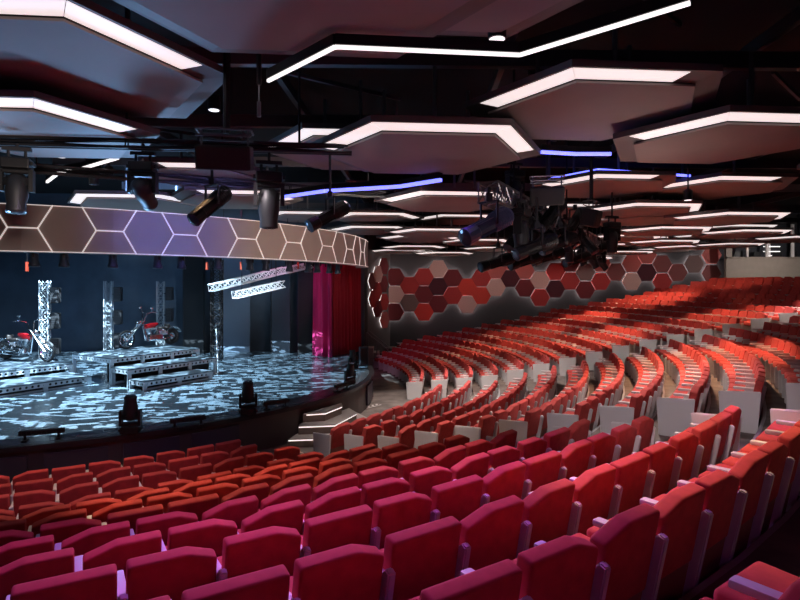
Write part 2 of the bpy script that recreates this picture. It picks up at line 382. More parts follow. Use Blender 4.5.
# ------------------------------------------------------------------ ceiling grid
GB = mat('ceiling_beam', (0.14, 0.13, 0.145), .6)
bi = 0
for y in [5, 8.5, 12, 16, 20, 25, 30]:
    bm = new(); bar(bm, (-9.9 if y > 10 else -14, y, 3.55), (27, y+.8, 3.55), .14, .26)
    tag(obj('ceiling_beam', bm, GB), 'dark grey cross beam under the black ceiling, %s from the viewer' % ['nearest', 'second', 'third', 'fourth', 'fifth', 'sixth', 'farthest'][bi], 'beam', 'ceiling cross beams'); bi += 1
for bi, x in enumerate([-6.5, -2.5, 1.5, 5.5, 10.0, 16.0, 22.0]):
    bm = new(); bar(bm, (x, 3, 3.85), (x+1.2, 33, 3.85), .10, .2)
    if x < 6:
        for q in range(5): bar(bm, (x+.6+.02*q, 6+q*3.2, 3.5), (x+2.5, 8+q*3.2, 3.72), .05, .07)
    tag(obj('ceiling_joist', bm, GB), 'long dark ceiling joist running towards the back wall, number %s from left' % ['one', 'two', 'three', 'four', 'five', 'six', 'seven'][bi], 'joist', 'long ceiling joists')

# ------------------------------------------------------------------ hexagonal ceiling panels
def hexv(r, z, rot): return [Vector((r*math.cos(R(rot+60*k)), r*math.sin(R(rot+60*k)), z)) for k in range(6)]
def hex_prism(bm, r, z0, z1, rot): prism(bm, [(v.x, v.y) for v in hexv(r, 0, rot)], z0, z1)
CLOUDS = {}
def cloud(c, Rr, label, leds=(3, 4, 5), rot=5.0, group='lit hexagonal ceiling panels', trim=(.0, .0), hang=True, blue=False):
    """vertices k at rot+60k: edge 3 = left-near, edge 4 = near, edge 5 = right-near"""
    t = thing('ceiling_panel', label, 'ceiling panel', (c.x, c.y, c.z), 0, group)
    key = (round(Rr, 2), tuple(leds), rot, hang)
    if key in CLOUDS:
        for nm, me, rels in CLOUDS[key]:
            o = bpy.data.objects.new(nm, me); COL.objects.link(o); o.parent = t
        return t
    rec = []
    def put(nm, b, m):
        o = obj(nm, b, m, t); rec.append((nm, o.data, None))
    # upper tray: flat top with rim and sloped cove
    bm = new()
    o0 = hexv(Rr, 0, rot); o1 = hexv(Rr, .085, rot); i0 = hexv(Rr-.045, 0, rot); i1 = hexv(Rr-.33, -.035, rot)
    V = [[bm.verts.new(v) for v in q] for q in (o1, o0, i0, i1)]
    for a, b in zip(V, V[1:]):
        for k in range(6): bm.faces.new((a[k], a[(k+1) % 6], b[(k+1) % 6], b[k]))
    bm.faces.new(V[0]); bm.faces.new(V[3][::-1])
    put('panel_rim', bm, RIM)
    bm = new(); hex_prism(bm, Rr-.345, -.085, -.055, rot)
    put('lower_plate', bm, CLOUD)
    bm = new(); hex_prism(bm, Rr-.38, -.056, .10, rot); put('spacer', bm, DARK)
    if leds:
        for k in leds:
            bm = new()
            a, b = i0[k % 6], i0[(k+1) % 6]; d, e = i1[k % 6], i1[(k+1) % 6]
            f0, f1 = (.002, .998)
            if len(leds) < 6:
                if (k+1) % 6 not in [q % 6 for q in leds]: f1 = .80
                if (k-1) % 6 not in [q % 6 for q in leds]: f0 = .14
            q = [a.lerp(b, f0), a.lerp(b, f1), d.lerp(e, f1), d.lerp(e, f0)]
            lo = [v-Vector((0, 0, .006)) for v in q]
            prA = [bm.verts.new(v) for v in lo]; bm.faces.new(prA)
            prB = [bm.verts.new(v+Vector((0, 0, .004))) for v in lo]; bm.faces.new(prB[::-1])
            for n_ in range(4): bm.faces.new((prA[n_], prA[(n_+1) % 4], prB[(n_+1) % 4], prB[n_]))
            put('light_strip', bm, LED)
    if hang:
        for dx, dy in ((-.7, .35), (.75, .4), (0.1, -.7)):
            bm = new(); tube(bm, (dx, dy, .1), (dx, dy, 1.15), .035, 6); put('hanger_rod', bm, mat('hanger_paint', (.2, .2, .22), .5))
    CLOUDS[key] = rec
    return t
def c_sw(px, py, z, Rr=1.9, rot=5.0):      # centre from the near-left rim corner (vertex 4)
    p = atz(px, py, z); return p-Vector((Rr*math.cos(R(rot+240)), Rr*math.sin(R(rot+240)), 0))
def c_e(px, py, z, Rr=1.9, rot=5.0):
    p = atz(px, py, z); return p-Vector((Rr*math.cos(R(rot)), Rr*math.sin(R(rot)), 0))
cloud(c_e(230.5, 77, 2.65, 2.17), 2.17, 'large blue-grey lit hexagonal ceiling panel in the top left corner', (4, 5))
cloud(c_e(160, 135, 2.25, 1.86), 1.86, 'blue-grey lit hexagonal ceiling panel just under the top left one', (4, 5))
cloud(c_sw(372.5, 122, 2.2), 1.95, 'brown lit hexagonal ceiling panel at the centre of the near ceiling', (3, 4, 5))
cloud(c_sw(302, 127.5, 2.62), 1.9, 'smaller lit hexagonal panel tucked behind the left of the central brown panel', (3, 4))
cloud(c_sw(572, 66, 2.6), 1.9, 'large brown lit hexagonal ceiling panel nearest at upper right', (3, 4))
cloud(c_sw(730, 111, 2.3, 1.75), 1.75, 'reddish brown lit hexagonal ceiling panel at the right frame edge', (3, 4))
cloud(c_sw(597, 174, 2.6), 1.95, 'reddish lit hexagonal panel with a blue lit top edge, below the upper right one', (3, 4))
cloud(c_sw(722, 176, 2.6), 1.95, 'reddish lit hexagonal panel right of the one with the blue top edge', (3, 4))
cloud(c_sw(82, 194.5, 2.3), 2.1, 'blue-grey lit hexagonal panel in front of the bronze fascia band', (3, 4, 5))
cloud(c_sw(420, 191, 2.2), 1.95, 'wide lit hexagonal panel right of the hanging spotlight, beyond the blue light line', (3, 4, 5))
cloud(atz(176, 160, 2.5)+Vector((0, 1.7, 0)), 1.7, 'blue-grey lit panel behind the hanging loudspeaker', (4,))
cloud(atz(215, 189, 2.3)+Vector((0, 1.7, 0)), 1.8, 'blue-grey lit panel behind the two hanging black spotlights', (4, 5))
# big dark unlit ones overhead
def c_n(px, py, z, Rr, rot=5.0):   # from vertex 2 (far-left corner)
    p = atz(px, py, z); return p-Vector((Rr*math.cos(R(rot+120)), Rr*math.sin(R(rot+120)), 0))
cloud(c_n(212, 52, 2.45, 1.95), 1.95, 'dark blue-grey unlit hexagonal panel overhead at the top of the frame', (), hang=False)
cloud(c_n(336, 31, 2.75, 1.9), 1.9, 'dark brown unlit hexagonal panel overhead, top centre', (), hang=False)
cloud(Vector((9.7, 10.6, 2.5)), 1.9, 'lit hexagonal panel cut by the right frame edge', (3, 4))
FAR = [(346, 400, 212.5), (442, 480, 214.5), (346, 395, 226), (409, 463, 228.5), (395, 447, 235), (423, 457, 240), (455, 505, 239), (387, 443, 245.5), (380, 416, 249.5), (425, 468, 252), (508, 545, 215),
       (560, 612, 204), (632, 694, 213), (600, 643, 217), (722, 790, 212), (647, 720, 226.5), (727, 777, 224.5), (735, 797, 229.5), (607, 664, 234.5), (650, 706, 240), (703, 743, 234),
       (752, 788, 236), (605, 640, 243.5), (676, 720, 245.5), (722, 768, 243), (658, 696, 248), (617, 652, 251), (575, 610, 257), (520, 560, 243), (560, 596, 239), (480, 515, 247), (283, 318, 211.5), (630, 700, 203), (575, 608, 246), (790, 840, 236), (640, 668, 236.5), (545, 575, 250)]
words = ['first', 'second', 'third', 'fourth', 'fifth', 'sixth', 'seventh', 'eighth', 'ninth', 'tenth', 'eleventh', 'twelfth', 'thirteenth', 'fourteenth', 'fifteenth', 'sixteenth', 'seventeenth', 'eighteenth', 'nineteenth', 'twentieth', 'twenty-first', 'twenty-second', 'twenty-third', 'twenty-fourth', 'twenty-fifth', 'twenty-sixth', 'twenty-seventh', 'twenty-eighth']
def far_band(f): return 0 if f[2] < 222 else 1 if f[2] < 238 else 2 if f[2] < 245 else 3
bands = ['in the nearer band of small distant panels', 'in the middle band of small distant panels', 'in the farther band of small distant panels', 'in the farthest band, over the hexagon wall']
for bnd in range(4):
    for j, f in enumerate(sorted([f for f in FAR if far_band(f) == bnd])):
        wpx = f[1]-f[0]; z = max(2.05, min(2.75, (HY-f[2])/F*1064/wpx)); D = z*F/(HY-f[2])
        if D > 31.5: D = 31.5; z = D*(HY-f[2])/F
        c = Vector((((f[0]+f[1])/2-HX)/F*D, D+1.65, z))
        cloud(c, 1.9, '%s from left lit hexagonal panel %s' % (words[j], bands[bnd]), (3, 4, 5))

def light_line(pts, m, label, wd=.035, box_=True):
    t = thing('light_line', label, 'light line', pts[0])
    o = pts[0]
    bm = new()
    for p, q in zip(pts, pts[1:]): bar(bm, p-o, q-o, wd, wd)
    obj('led_tube', bm, m, t)
    if box_:
        bm = new()
        for p, q in zip(pts, pts[1:]): bar(bm, p-o+Vector((0, 0, wd/2+.055)), q-o+Vector((0, 0, wd/2+.055)), wd*1.4, .10)
        obj('housing', bm, BLACK, t)
    return t
light_line([atz(268, 81, 2.2), atz(335, 47, 2.2), atz(520, 55, 2.2), atz(690, 3, 2.2)], LEDT, 'long thin white zigzag light line crossing the near ceiling', .03)
light_line([atz(47, 182, 2.55), atz(60, 172, 2.55), atz(82, 168.5, 2.55), atz(118, 158, 2.55)], LEDT, 'short white zigzag light line at upper left above the fascia', .05)
light_line([atz(283, 197, 1.98), atz(325, 191, 1.98), atz(400, 186.5, 1.98), atz(441, 180, 1.96)], BLED, 'blue light line left of centre behind the spotlights', .06)
light_line([atz(541, 152, 2.3), atz(575, 154, 2.3), atz(611, 154, 2.3)], BLED, 'blue light line between the two upper right panels', .05)
light_line([atz(548, 182, 2.68)-Vector((0, .1, -.06)), atz(597, 173, 2.68)-Vector((0, .1, -.06)), atz(688, 179, 2.68)-Vector((0, .1, -.06))], BLED, 'added blue strip for the light behind the top edge of a reddish ceiling panel', .05, False)  # glowing strip added for the blue rim from light behind the panel
light_line([atz(694, 3, 2.9)+Vector((0, 3.2, 0)), atz(800, 4, 2.9)+Vector((0, 3.2, 0))], DARK, 'unlit dark conduit in the upper right ceiling void', .04, False)

# ------------------------------------------------------------------ hexagon wall
HC = {'red': (.42, .035, .035), 'dark red': (.17, .018, .024), 'very dark red': (.07, .008, .018), 'bright orange-red': (.62, .05, .035), 'pale pink': (.62, .38, .34),
      'grey-brown': (.20, .12, .115), 'rosy': (.46, .11, .10), 'brown-red': (.22, .06, .06)}
HX_LIST = [(395, 277, 'dark red'), (395, 294.5, 'pale pink'), (394.5, 312, 'dark red'), (409.5, 285.5, 'red'), (409.5, 303, 'grey-brown'), (424, 277, 'red'), (424, 294.5, 'dark red'), (424, 312, 'bright orange-red'),
    (438.3, 269, 'pale pink'), (438.3, 286.5, 'very dark red'), (438.3, 304, 'dark red'), (453, 278, 'dark red'), (453, 295.5, 'red'), (467.3, 287, 'bright orange-red'), (467.3, 304.5, 'pale pink'),
    (481.5, 278, 'red'), (481.5, 295.5, 'bright orange-red'), (496, 270, 'rosy'), (496, 287.5, 'pale pink'), (510.3, 261, 'rosy'), (510.3, 278.5, 'very dark red'), (525, 270.5, 'rosy'), (525, 288, 'dark red'),
    (540.3, 280, 'pale pink'), (540.3, 297.5, 'red'), (555.5, 271.5, 'red'), (555.5, 289, 'very dark red'), (570.5, 263, 'dark red'), (570.5, 281, 'red'), (585.5, 272, 'grey-brown'), (585.5, 290, 'dark red'),
    (601, 263, 'rosy'), (601, 281.5, 'red'), (616, 272, 'brown-red'), (632, 263.5, 'rosy'), (632, 281.5, 'pale pink'), (647, 255, 'rosy'), (647, 272.5, 'very dark red'), (662.5, 264, 'brown-red'), (662.5, 282, 'red'),
    (678, 272.5, 'brown-red'), (694.5, 264, 'grey-brown'), (712, 255, 'rosy'), (712, 273.5, 'brown-red')]
def hex_tile(p, nrm, col, Rr, label):
    """front face at p, standing proud of the wall"""
    nrm = Vector(nrm).normalized()
    t = thing('hexagon_wall_panel', label, 'wall panel', p, 0, 'hexagon wall panels')
    M = nrm.to_track_quat('Z', 'Y').to_matrix().to_4x4()
    ux = Vector((-nrm.y, nrm.x, 0)).normalized(); uz = Vector((0, 0, 1))
    def hx(r, off): return [ux*(r*math.cos(R(60*k)))+uz*(r*math.sin(R(60*k)))+nrm*off for k in range(6)]
    bm = new()
    A = [bm.verts.new(v) for v in hx(Rr, -.06)]; B = [bm.verts.new(v) for v in hx(Rr, -.015)]; C_ = [bm.verts.new(v) for v in hx(Rr-.02, 0)]
    bm.faces.new(A[::-1]); bm.faces.new(C_)
    for a, b in ((A, B), (B, C_)):
        for k in range(6): bm.faces.new((a[k], a[(k+1) % 6], b[(k+1) % 6], b[k]))
    obj('face_panel', bm, mat('hex_'+col.replace(' ', '_'), HC[col], .8, noise=.08, nscale=20), t)
    bm = new(); A = [bm.verts.new(v) for v in hx(Rr-.07, -.14)]; B = [bm.verts.new(v) for v in hx(Rr-.07, -.065)]
    bm.faces.new(A[::-1]); bm.faces.new(B)
    for k in range(6): bm.faces.new((A[k], A[(k+1) % 6], B[(k+1) % 6], B[k]))
    obj('backlight', bm, HALO if abs(nrm.x) < .3 else mat('halo_side', (.9, .9, .9), .5, emit=(1, .86, .84), es=1.3), t)
    return t
tops = {}
cols_ = sorted({round(h[0]) for h in HX_LIST})
cg = []
for h in sorted(HX_LIST):
    if not cg or abs(cg[-1][0][0]-h[0]) > 4: cg.append([h])
    else: cg[-1].append(h)
pw = {1: ['only'], 2: ['upper', 'lower'], 3: ['upper', 'middle', 'lower']}
import itertools
for ci, colm in enumerate(cg):
    colm = sorted(colm, key=lambda h: h[1])
    for j, (x, y, c) in enumerate(colm):
        D = WFAR-.22+.05*((ci+j) % 2)
        hex_tile(at(x, y, D), (0, -1, 0), c, .605, '%s hexagonal wall panel, %s one in the %s column of the back wall from left' % (c, pw[len(colm)][j], words[ci]))
sd = Vector((-.72+2.05, WFAR+.05-31.9, 0)).normalized(); sn = Vector((-sd.y, sd.x, 0)); sn = sn if sn.dot(Vector((0, -1, 0))) > 0 or True else -sn
if sn.dot(Vector((0, 0, 0))-Vector((-1.4, 33, 0))) < 0: sn = -sn
SIDE = [(.50, 281, 'brown-red', 'upper left'), (.50, 299, 'red', 'lower left'), (.98, 274, 'pale pink', 'pink top'), (1.0, 291, 'red', 'centre'), (1.0, 309, 'dark red', 'lowest middle'), (1.7, 266, 'dark red', 'topmost'), (1.75, 284, 'dark red', 'upper right'), (1.8, 302, 'red', 'lower right'), (1.78, 320, 'rosy', 'bottom pink')]
for j, (s_, y, c, wd_) in enumerate(SIDE):
    base = Vector((-2.05, 31.9, 0))+sd*(s_+.15)+sn*(.125+.15+.03*(j % 3))
    hex_tile(Vector((base.x, base.y, (HY-y)/F*base.y)), sn, c, .56, '%s edge-on hexagonal panel on the side wall, %s of its cluster' % (c, wd_))

# ------------------------------------------------------------------ control booth
BB = mat('booth_beige', (0.30, 0.25, 0.215), .7, noise=.06, nscale=3)
b = thing('control_booth', 'beige control booth wall with equipment windows above the last row', 'booth', (20, 33.4, 0))
def P_(px, py, D=33.4): v = at(px, py, D); return (v.x-20, v.y-33.4, v.z)
x0 = P_(726, 0)[0]; zt = P_(0, 258)[2]; x1 = 10.2
bm = new(); box(bm, ((x0+x1)/2, .1, (zt-2.4)/2), (x1-x0, .2, zt+2.4)); obj('booth_wall', bm, BB, b)
bm = new(); box(bm, ((x0+.18), .1, zt+1.0), (.36, .2, 2.0)); obj('booth_post', bm, BB, b)
bm = new(); box(bm, ((x0+x1)/2, -.03, zt+.03), (x1-x0, .34, .06)); obj('ledge', bm, BB, b)
bm = new(); box(bm, ((x0+x1)/2, 1.0, zt+1), (x1-x0, .05, 2.2)); obj('back_screen', bm, mat('booth_dark', (.02, .022, .03), .8), b)
for px in (747, 767, 792.5):
    bm = new(); q = P_(px, 0); box(bm, (q[0], .0, zt+1), (.14 if px > 760 else .1, .12, 2.0)); obj('mullion', bm, ARM, b)
tag(b, b['label'], 'booth')
for k, (px, py, wd_, hh, lab) in enumerate([(741, 256, .5, .35, 'black monitor silhouette in the leftmost booth window'), (760, 256, .45, .3, 'small black console in the second booth window'), (780, 255, .6, .3, 'dark mixing desk beside the bright booth lamp'), (796, 254, .5, .4, 'dark screen in the rightmost booth window')]):
    q = at(px, py, 33.55); t = thing('control_monitor', lab, 'monitor', (q.x, q.y+.25, zt+.0), 0, 'booth equipment')
    bm = new(); box(bm, (0, 0, hh/2+.08), (wd_, .06, hh), None, .01); obj('screen', bm, BLACK, t)
    bm = new(); box(bm, (0, .03, .04), (wd_*.4, .2, .08)); obj('stand', bm, DARK, t)
    if k == 3:
        bm = new(); box(bm, (-.05, -.035, hh/2+.1), (.14, .01, .05)); obj('blue_display', bm, mat('blue_display', (.1, .2, .8), .4, emit=(.15, .35, 1), es=1.5), t)
t = thing('booth_lamp', 'bright white shelf lights behind the booth window mullion', 'lamp', tuple(at(770, 254, 33.9)))
for dz in (-.25, 0.0, .3):
    bm = new(); box(bm, (.1, 0, dz+.15), (1.0 if dz >= 0 else .6, .06, .05)); obj('lamp_bar', bm, mat('shelf_light', (.9, .9, .9), .4, emit=(1, .95, .95), es=1.1), t)
bm = new(); box(bm, (0, .05, .1), (.1, .05, 1.2)); obj('upright', bm, ARM, t)

# ------------------------------------------------------------------ theatre seats
def seat_meshes():
    """parts in the seat's own frame: x across, +y forward, z up, origin on the tread under the back"""
    th = R(11)
    def backM(): return Matrix.Translation((0, 0, .40)) @ Matrix.Rotation(th, 4, 'X')
    def back(profile, puff=.03, lo=False):
        bm = new(); n = len(profile); T = .115
        f = [bm.verts.new((x, 0.0, z)) for x, z in profile]; r = [bm.verts.new((x, -T, z)) for x, z in profile]
        bm.faces.new(f); bm.faces.new(r[::-1])
        for i in range(n): bm.faces.new((f[i], r[i], r[(i+1) % n], f[(i+1) % n]))
        bmesh.ops.recalc_face_normals(bm, faces=bm.faces)
        if not lo:
            bmesh.ops.bevel(bm, geom=list(bm.edges), offset=.026, segments=3, affect='EDGES', profile=.6)
        for v in bm.verts: v.co = backM() @ v.co
        return bm
    W = .275
    profs = [[(-W, -.06), (W, -.06), (W, .485), (-.04, .485), (-W, .405)],
             [(-W, -.06), (W, -.06), (W, .415), (.09, .485), (-W, .485)],
             [(-W, -.06), (W, -.06), (W, .475), (-W, .475)]]
    return back, profs, backM
back_fn, PROFS, backM = seat_meshes()
def cushion_bm(lo=False):
    bm = new(); box(bm, (0, .195, .45), (.52, .38, .14), None, 0 if lo else .04, 3)
    for v in bm.verts: v.co.z += -.06*(v.co.y-.25)*-1
    return bm
def shell_bm(lo=False):
    bm = new(); M = backM()
    box(bm, (0, -.085, -.14), (.50, .05, .46), M, 0 if lo else .008)
    return bm
def post_bm(lo=False, side=1):
    """upright slab between two seats: follows the back's slope behind, stands on the tread"""
    bm = new(); x = side*.30; w2 = .028
    P = [(-.10, 0.0), (.36, 0.0), (.36, .52), (-.02, .60), (-.185, .66), (-.215, .63)] if False else [(-.09, 0.0), (.42, 0.0), (.42, .46), (.14, .50), (.10, .60), (-.11, .63), (-.18, .70), (-.225, .68)]
    a = [bm.verts.new((x-w2, y, z)) for y, z in P]; b = [bm.verts.new((x+w2, y, z)) for y, z in P]; n = len(P)
    bm.faces.new(a); bm.faces.new(b[::-1])
    for i in range(n): bm.faces.new((a[i], a[(i+1) % n], b[(i+1) % n], b[i]))
    bmesh.ops.recalc_face_normals(bm, faces=bm.faces)
    if not lo: bmesh.ops.bevel(bm, geom=[e for e in bm.edges], offset=.009, segments=2, affect='EDGES')
    return bm
def rest_bm(lo=False, side=1):
    bm = new(); box(bm, (side*.30, .075, .622), (.08, .40, .045), None, 0 if lo else .014, 2); return bm
def endp_bm(side=1):
    bm = new(); x = side*.345; P = [(-.12, 0), (.40, 0), (.44, .65), (-.17, .69)]
    a = [bm.verts.new((x-.022, y, z)) for y, z in P]; b_ = [bm.verts.new((x+.022, y, z)) for y, z in P]
    bm.faces.new(a); bm.faces.new(b_[::-1])
    for i in range(4): bm.faces.new((a[i], a[(i+1) % 4], b_[(i+1) % 4], b_[i]))
    bmesh.ops.recalc_face_normals(bm, faces=bm.faces); bmesh.ops.bevel(bm, geom=list(bm.edges), offset=.012, segments=2, affect='EDGES')
    return bm
PITCH = .60
seats = []
for i in range(1, NROW+1):
    r, z = row_r(i)-.0, row_z(i); da = math.degrees(PITCH/r); gap = math.degrees(.55/r)
    blocks = []
    a1 = -40.5+.5*(i-2)
    blocks.append(('near', a1-math.degrees((1.5+.06*i)/r), -1, -100 if i <= 13 else None))
    blocks.append(('middle', a1, +1, A2-math.degrees(1.5/r)))
    blocks.append(('far', A2+gap*.2, +1, None))
    for bn, st_, sg, en in blocks:
        if (bn == 'near' and i > 13) or (bn == 'middle' and i == 1): continue   # the middle block starts one row farther back
        a = st_+sg*da*(.55 if bn != 'near' or i % 2 else 1.0); k = 1
        while k < 60:
            if bn == 'near' and a < -100: break
            if bn == 'middle' and a > en-da*.3: break
            p = pol(r+(.14 if bn == 'near' and i == 13 else 0), a, z)
            if bn == 'far' and p.y > min(27.9+i*1.1, 32.4): break
            D = p.y; px = HX+F*p.x/max(D, .01)
            nxt = a+sg*da; last = (bn == 'middle' and nxt > en-da*.3)
            if D > .9 and -45 < px < 850 and (HY-F*(z+.95)/D) < 640:
                seats.append(dict(i=i, b=bn, k=k, a=a, p=p, D=D, px=px, first=(k == 1), last=last))
            k += 1; a = nxt
seats.sort(key=lambda s_: s_['D'])
def in_view(s_):
    y = HY-F*(s_['p'].z+.97)/s_['D']; m = .32*F/s_['D']
    return -m < s_['px'] < 800+m and y < 596
vis = [s_ for s_ in seats if in_view(s_)]
indiv = vis[:300]; idset = {id(s_) for s_ in indiv}
rest = [s_ for s_ in seats if id(s_) not in idset]
oidx = set(id(s_) for s_ in vis)
rest = [s_ for s_ in rest if id(s_) in oidx or s_['D'] > indiv[-1]['D']]
block_words = {'near': 'foreground block', 'middle': 'middle block between the aisles', 'far': 'far block by the hexagon wall'}
def seat_label(s_):
    bw = {'near': 'foreground block', 'middle': 'middle block', 'far': 'far block'}[s_['b']]
    if s_['first'] and s_['b'] != 'near': return 'red aisle seat with white end panel, %s row up from the stage, %s' % (words[s_['i']-1], bw)
    return 'red theatre seat, %s row up from the stage, %s from the aisle, %s' % (words[s_['i']-1], words[s_['k']-1], bw)
protos = {}
def get_mesh(key, fn, m, smooth=True):
    if key not in protos:
        bm = fn(); me = bpy.data.meshes.new(key); bmesh.ops.recalc_face_normals(bm, faces=bm.faces); bm.to_mesh(me); bm.free()
        me.materials.append(m); protos[key] = me
        if smooth:
            for p in me.polygons: p.use_smooth = True
            me.set_sharp_from_angle(angle=R(40))
    return protos[key]
SEATP = {}
def seat_proto(v, side, endp):
    key = (v, side, endp)
    t = bpy.data.objects.new('theatre_seat', None); COL.objects.link(t); t.empty_display_size = .1
    def part(nm, me):
        o = bpy.data.objects.new(nm, me); COL.objects.link(o); o.parent = t; return o
    part('backrest', get_mesh('backrest%d' % v, lambda: back_fn(PROFS[v]), FAB))
    part('seat_cushion', get_mesh('cushion', cushion_bm, FAB2))
    part('back_shell', get_mesh('shell', shell_bm, SHELL))
    part('arm_post', get_mesh('post%d' % side, lambda: post_bm(side=side), ARM))
    part('armrest', get_mesh('rest%d' % side, lambda: rest_bm(side=side), ARM))
    if endp:
        part('end_panel', get_mesh('endp%d' % -side, lambda: endp_bm(-side), PANEL))
    t['category'] = 'seat'; t['group'] = 'theatre seats in curved rows'
    return t
def variant(i, k, b):
    return random.Random(i*977+k*131+len(b)*17).choice([0, 0, 1, 1, 2])
for s_ in indiv:
    v = variant(s_['i'], s_['k'], s_['b'])
    # seat faces the stage centre: local +y towards the centre; local +x is towards decreasing... right hand of the sitter
    side = -1 if s_['b'] == 'near' else 1      # post on the side away from the block's first seat
    # with +y to the centre, local +x points to increasing angle? computed: rz = a+90 -> x axis at a+90-90... handled below
    key = (v, side, s_['first'])
    rz = R(s_['a']+90)
    if key not in SEATP:
        t = seat_proto(*key); SEATP[key] = t
        t.location = s_['p']; t.rotation_euler = (0, 0, rz); t['label'] = seat_label(s_)
    else: dup(SEATP[key], s_['p'], rz, seat_label(s_))
# remaining distant seats: one object
def lo_seat(v, side, endp):
    V = []; Fc = []; Mi = []
    def addb(bm, mi):
        n0 = len(V); bm.verts.ensure_lookup_table(); bmesh.ops.recalc_face_normals(bm, faces=bm.faces)
        for q, vv in enumerate(bm.verts): vv.index = q; V.append(vv.co.copy())
        for f in bm.faces: Fc.append([n0+x.index for x in f.verts]); Mi.append(mi)
        bm.free()
    addb(back_fn(PROFS[v], lo=True), 0); addb(cushion_bm(True), 1); addb(shell_bm(True), 2); addb(post_bm(True, side), 3); addb(rest_bm(True, side), 3)
    if endp: addb(endp_bm(-side), 4)
    return V, Fc, Mi
LO = {}; AV = []; AF = []; AM = []
for s_ in rest:
    v = variant(s_['i'], s_['k'], s_['b']); side = -1 if s_['b'] == 'near' else 1; key = (v, side, s_['first'])
    if key not in LO: LO[key] = lo_seat(*key)
    V, Fc, Mi = LO[key]; M = Matrix.Translation(s_['p']) @ Matrix.Rotation(R(s_['a']+90), 4, 'Z'); n0 = len(AV)
    AV += [tuple(M @ q) for q in V]; AF += [[n0+x for x in f] for f in Fc]; AM += Mi
me = bpy.data.meshes.new('distant_theatre_seats'); me.from_pydata(AV, [], AF)
for m_ in (FAB, FAB2, SHELL, ARM, PANEL): me.materials.append(m_)
me.polygons.foreach_set('material_index', AM); me.update()
o = bpy.data.objects.new('distant_theatre_seats', me); COL.objects.link(o)
tag(o, 'hundreds of small red seats filling the distant rows up to the back wall', 'seats', None, 'stuff')
print('SEATS', len(seats), len(vis), len(indiv), 'farthest individual', indiv[-1]['D'], 'rest', len(rest))

exec_details = True
# ------------------------------------------------------------------ curtains
def curtain(pts, z0, z1, m, label, depth=.13, wl=.30):
    t_pts = []; L = 0
    P = [Vector(p) for p in pts]
    total = sum((q-p).length for p, q in zip(P, P[1:])); n = int(total/.035)
    def along(s_):
        for p, q in zip(P, P[1:]):
            l = (q-p).length
            if s_ <= l: return p.lerp(q, s_/l), (q-p).normalized()
            s_ -= l
        return P[-1], (P[-1]-P[-2]).normalized()
    bm = new(); rows = []
    for h in range(7):
        z = z1+(z0-z1)*h/6; rr = []
        for k in range(n+1):
            s_ = total*k/n; p, d = along(s_); nn = Vector((d.y, -d.x, 0))
            off = depth*(.55+.5*h/6)*math.sin(2*math.pi*s_/wl+.8*math.sin(s_*3.1))+.02*math.sin(9*s_+h*.4)
            rr.append(bm.verts.new((p.x+nn.x*off, p.y+nn.y*off, z)))
        rows.append(rr)
    for a, b_ in zip(rows, rows[1:]):
        for k in range(n): bm.faces.new((a[k], a[k+1], b_[k+1], b_[k]))
    o = obj('stage_curtain', bm, m, smooth=True)
    sm = o.modifiers.new('thick', 'SOLIDIFY'); sm.thickness = .015
    return tag(o, label, 'curtain')
curtain([(-4.0, 26.3, 0), (-3.62, 25.55, 0), (-3.08, 25.4, 0)], STAGE+.03, .95, mat('magenta_curtain', (.42, .01, .12), .7, sheen=.4), 'magenta pleated curtain at the stage edge, left of the red one')
curtain([(-3.12, 25.75, 0), (-2.55, 26.7, 0), (-1.98, 27.9, 0)], STAGE+.03, .95, mat('red_curtain', (.42, .008, .03), .7, sheen=.4), 'deep red pleated curtain right of the magenta one', .12, .26)

# ------------------------------------------------------------------ stage platforms
PF = mat('platform_paint', (0.55, .62, .68), .45, .2); PDK = mat('platform_deck', (.08, .105, .13), .35)
U = Vector((math.cos(R(58)), math.sin(R(58)), 0)); VV = Vector((-U.y, U.x, 0))
def perforated(bm, M, L, H, cell=.165, hr=.042, t=.02):
    """plate in local XZ with real round holes"""
    n = max(1, int(L/cell)); cw = L/n
    for f0 in (0,):
        for k in range(n):
            cxx = (k+.5)*cw; K = 8
            hole = [(cxx+hr*math.cos(2*math.pi*(j+.5)/K), H/2+hr*math.sin(2*math.pi*(j+.5)/K)) for j in range(K)]
            sq = []
            for j in range(K):
                a = 2*math.pi*(j+.5)/K; c_, s__ = math.cos(a), math.sin(a); q = max(abs(c_), abs(s__))
                sq.append((cxx+cw/2*c_/q if abs(c_) >= abs(s__)-1e-6 else cxx+cw/2*c_/q, H/2+H/2*s__/q))
            # clean square corners: use the eight octant points with corners
            hv = [bm.verts.new(M @ Vector((x, 0, z))) for x, z in hole]; hb = [bm.verts.new(M @ Vector((x, t, z))) for x, z in hole]
            sv = [bm.verts.new(M @ Vector((x, 0, z))) for x, z in sq]
            cor = {0: (cw/2, H/2), 2: (-cw/2, H/2), 4: (-cw/2, -H/2), 6: (cw/2, -H/2)}
            for j in range(K):
                j2 = (j+1) % K
                if j in cor:
                    cv = bm.verts.new(M @ Vector((cxx+cor[j][0], 0, H/2+cor[j][1]))); bm.faces.new((sv[j], cv, sv[j2], hv[j2], hv[j]))
                else: bm.faces.new((sv[j], sv[j2], hv[j2], hv[j]))
                bm.faces.new((hv[j], hv[j2], hb[j2], hb[j]))
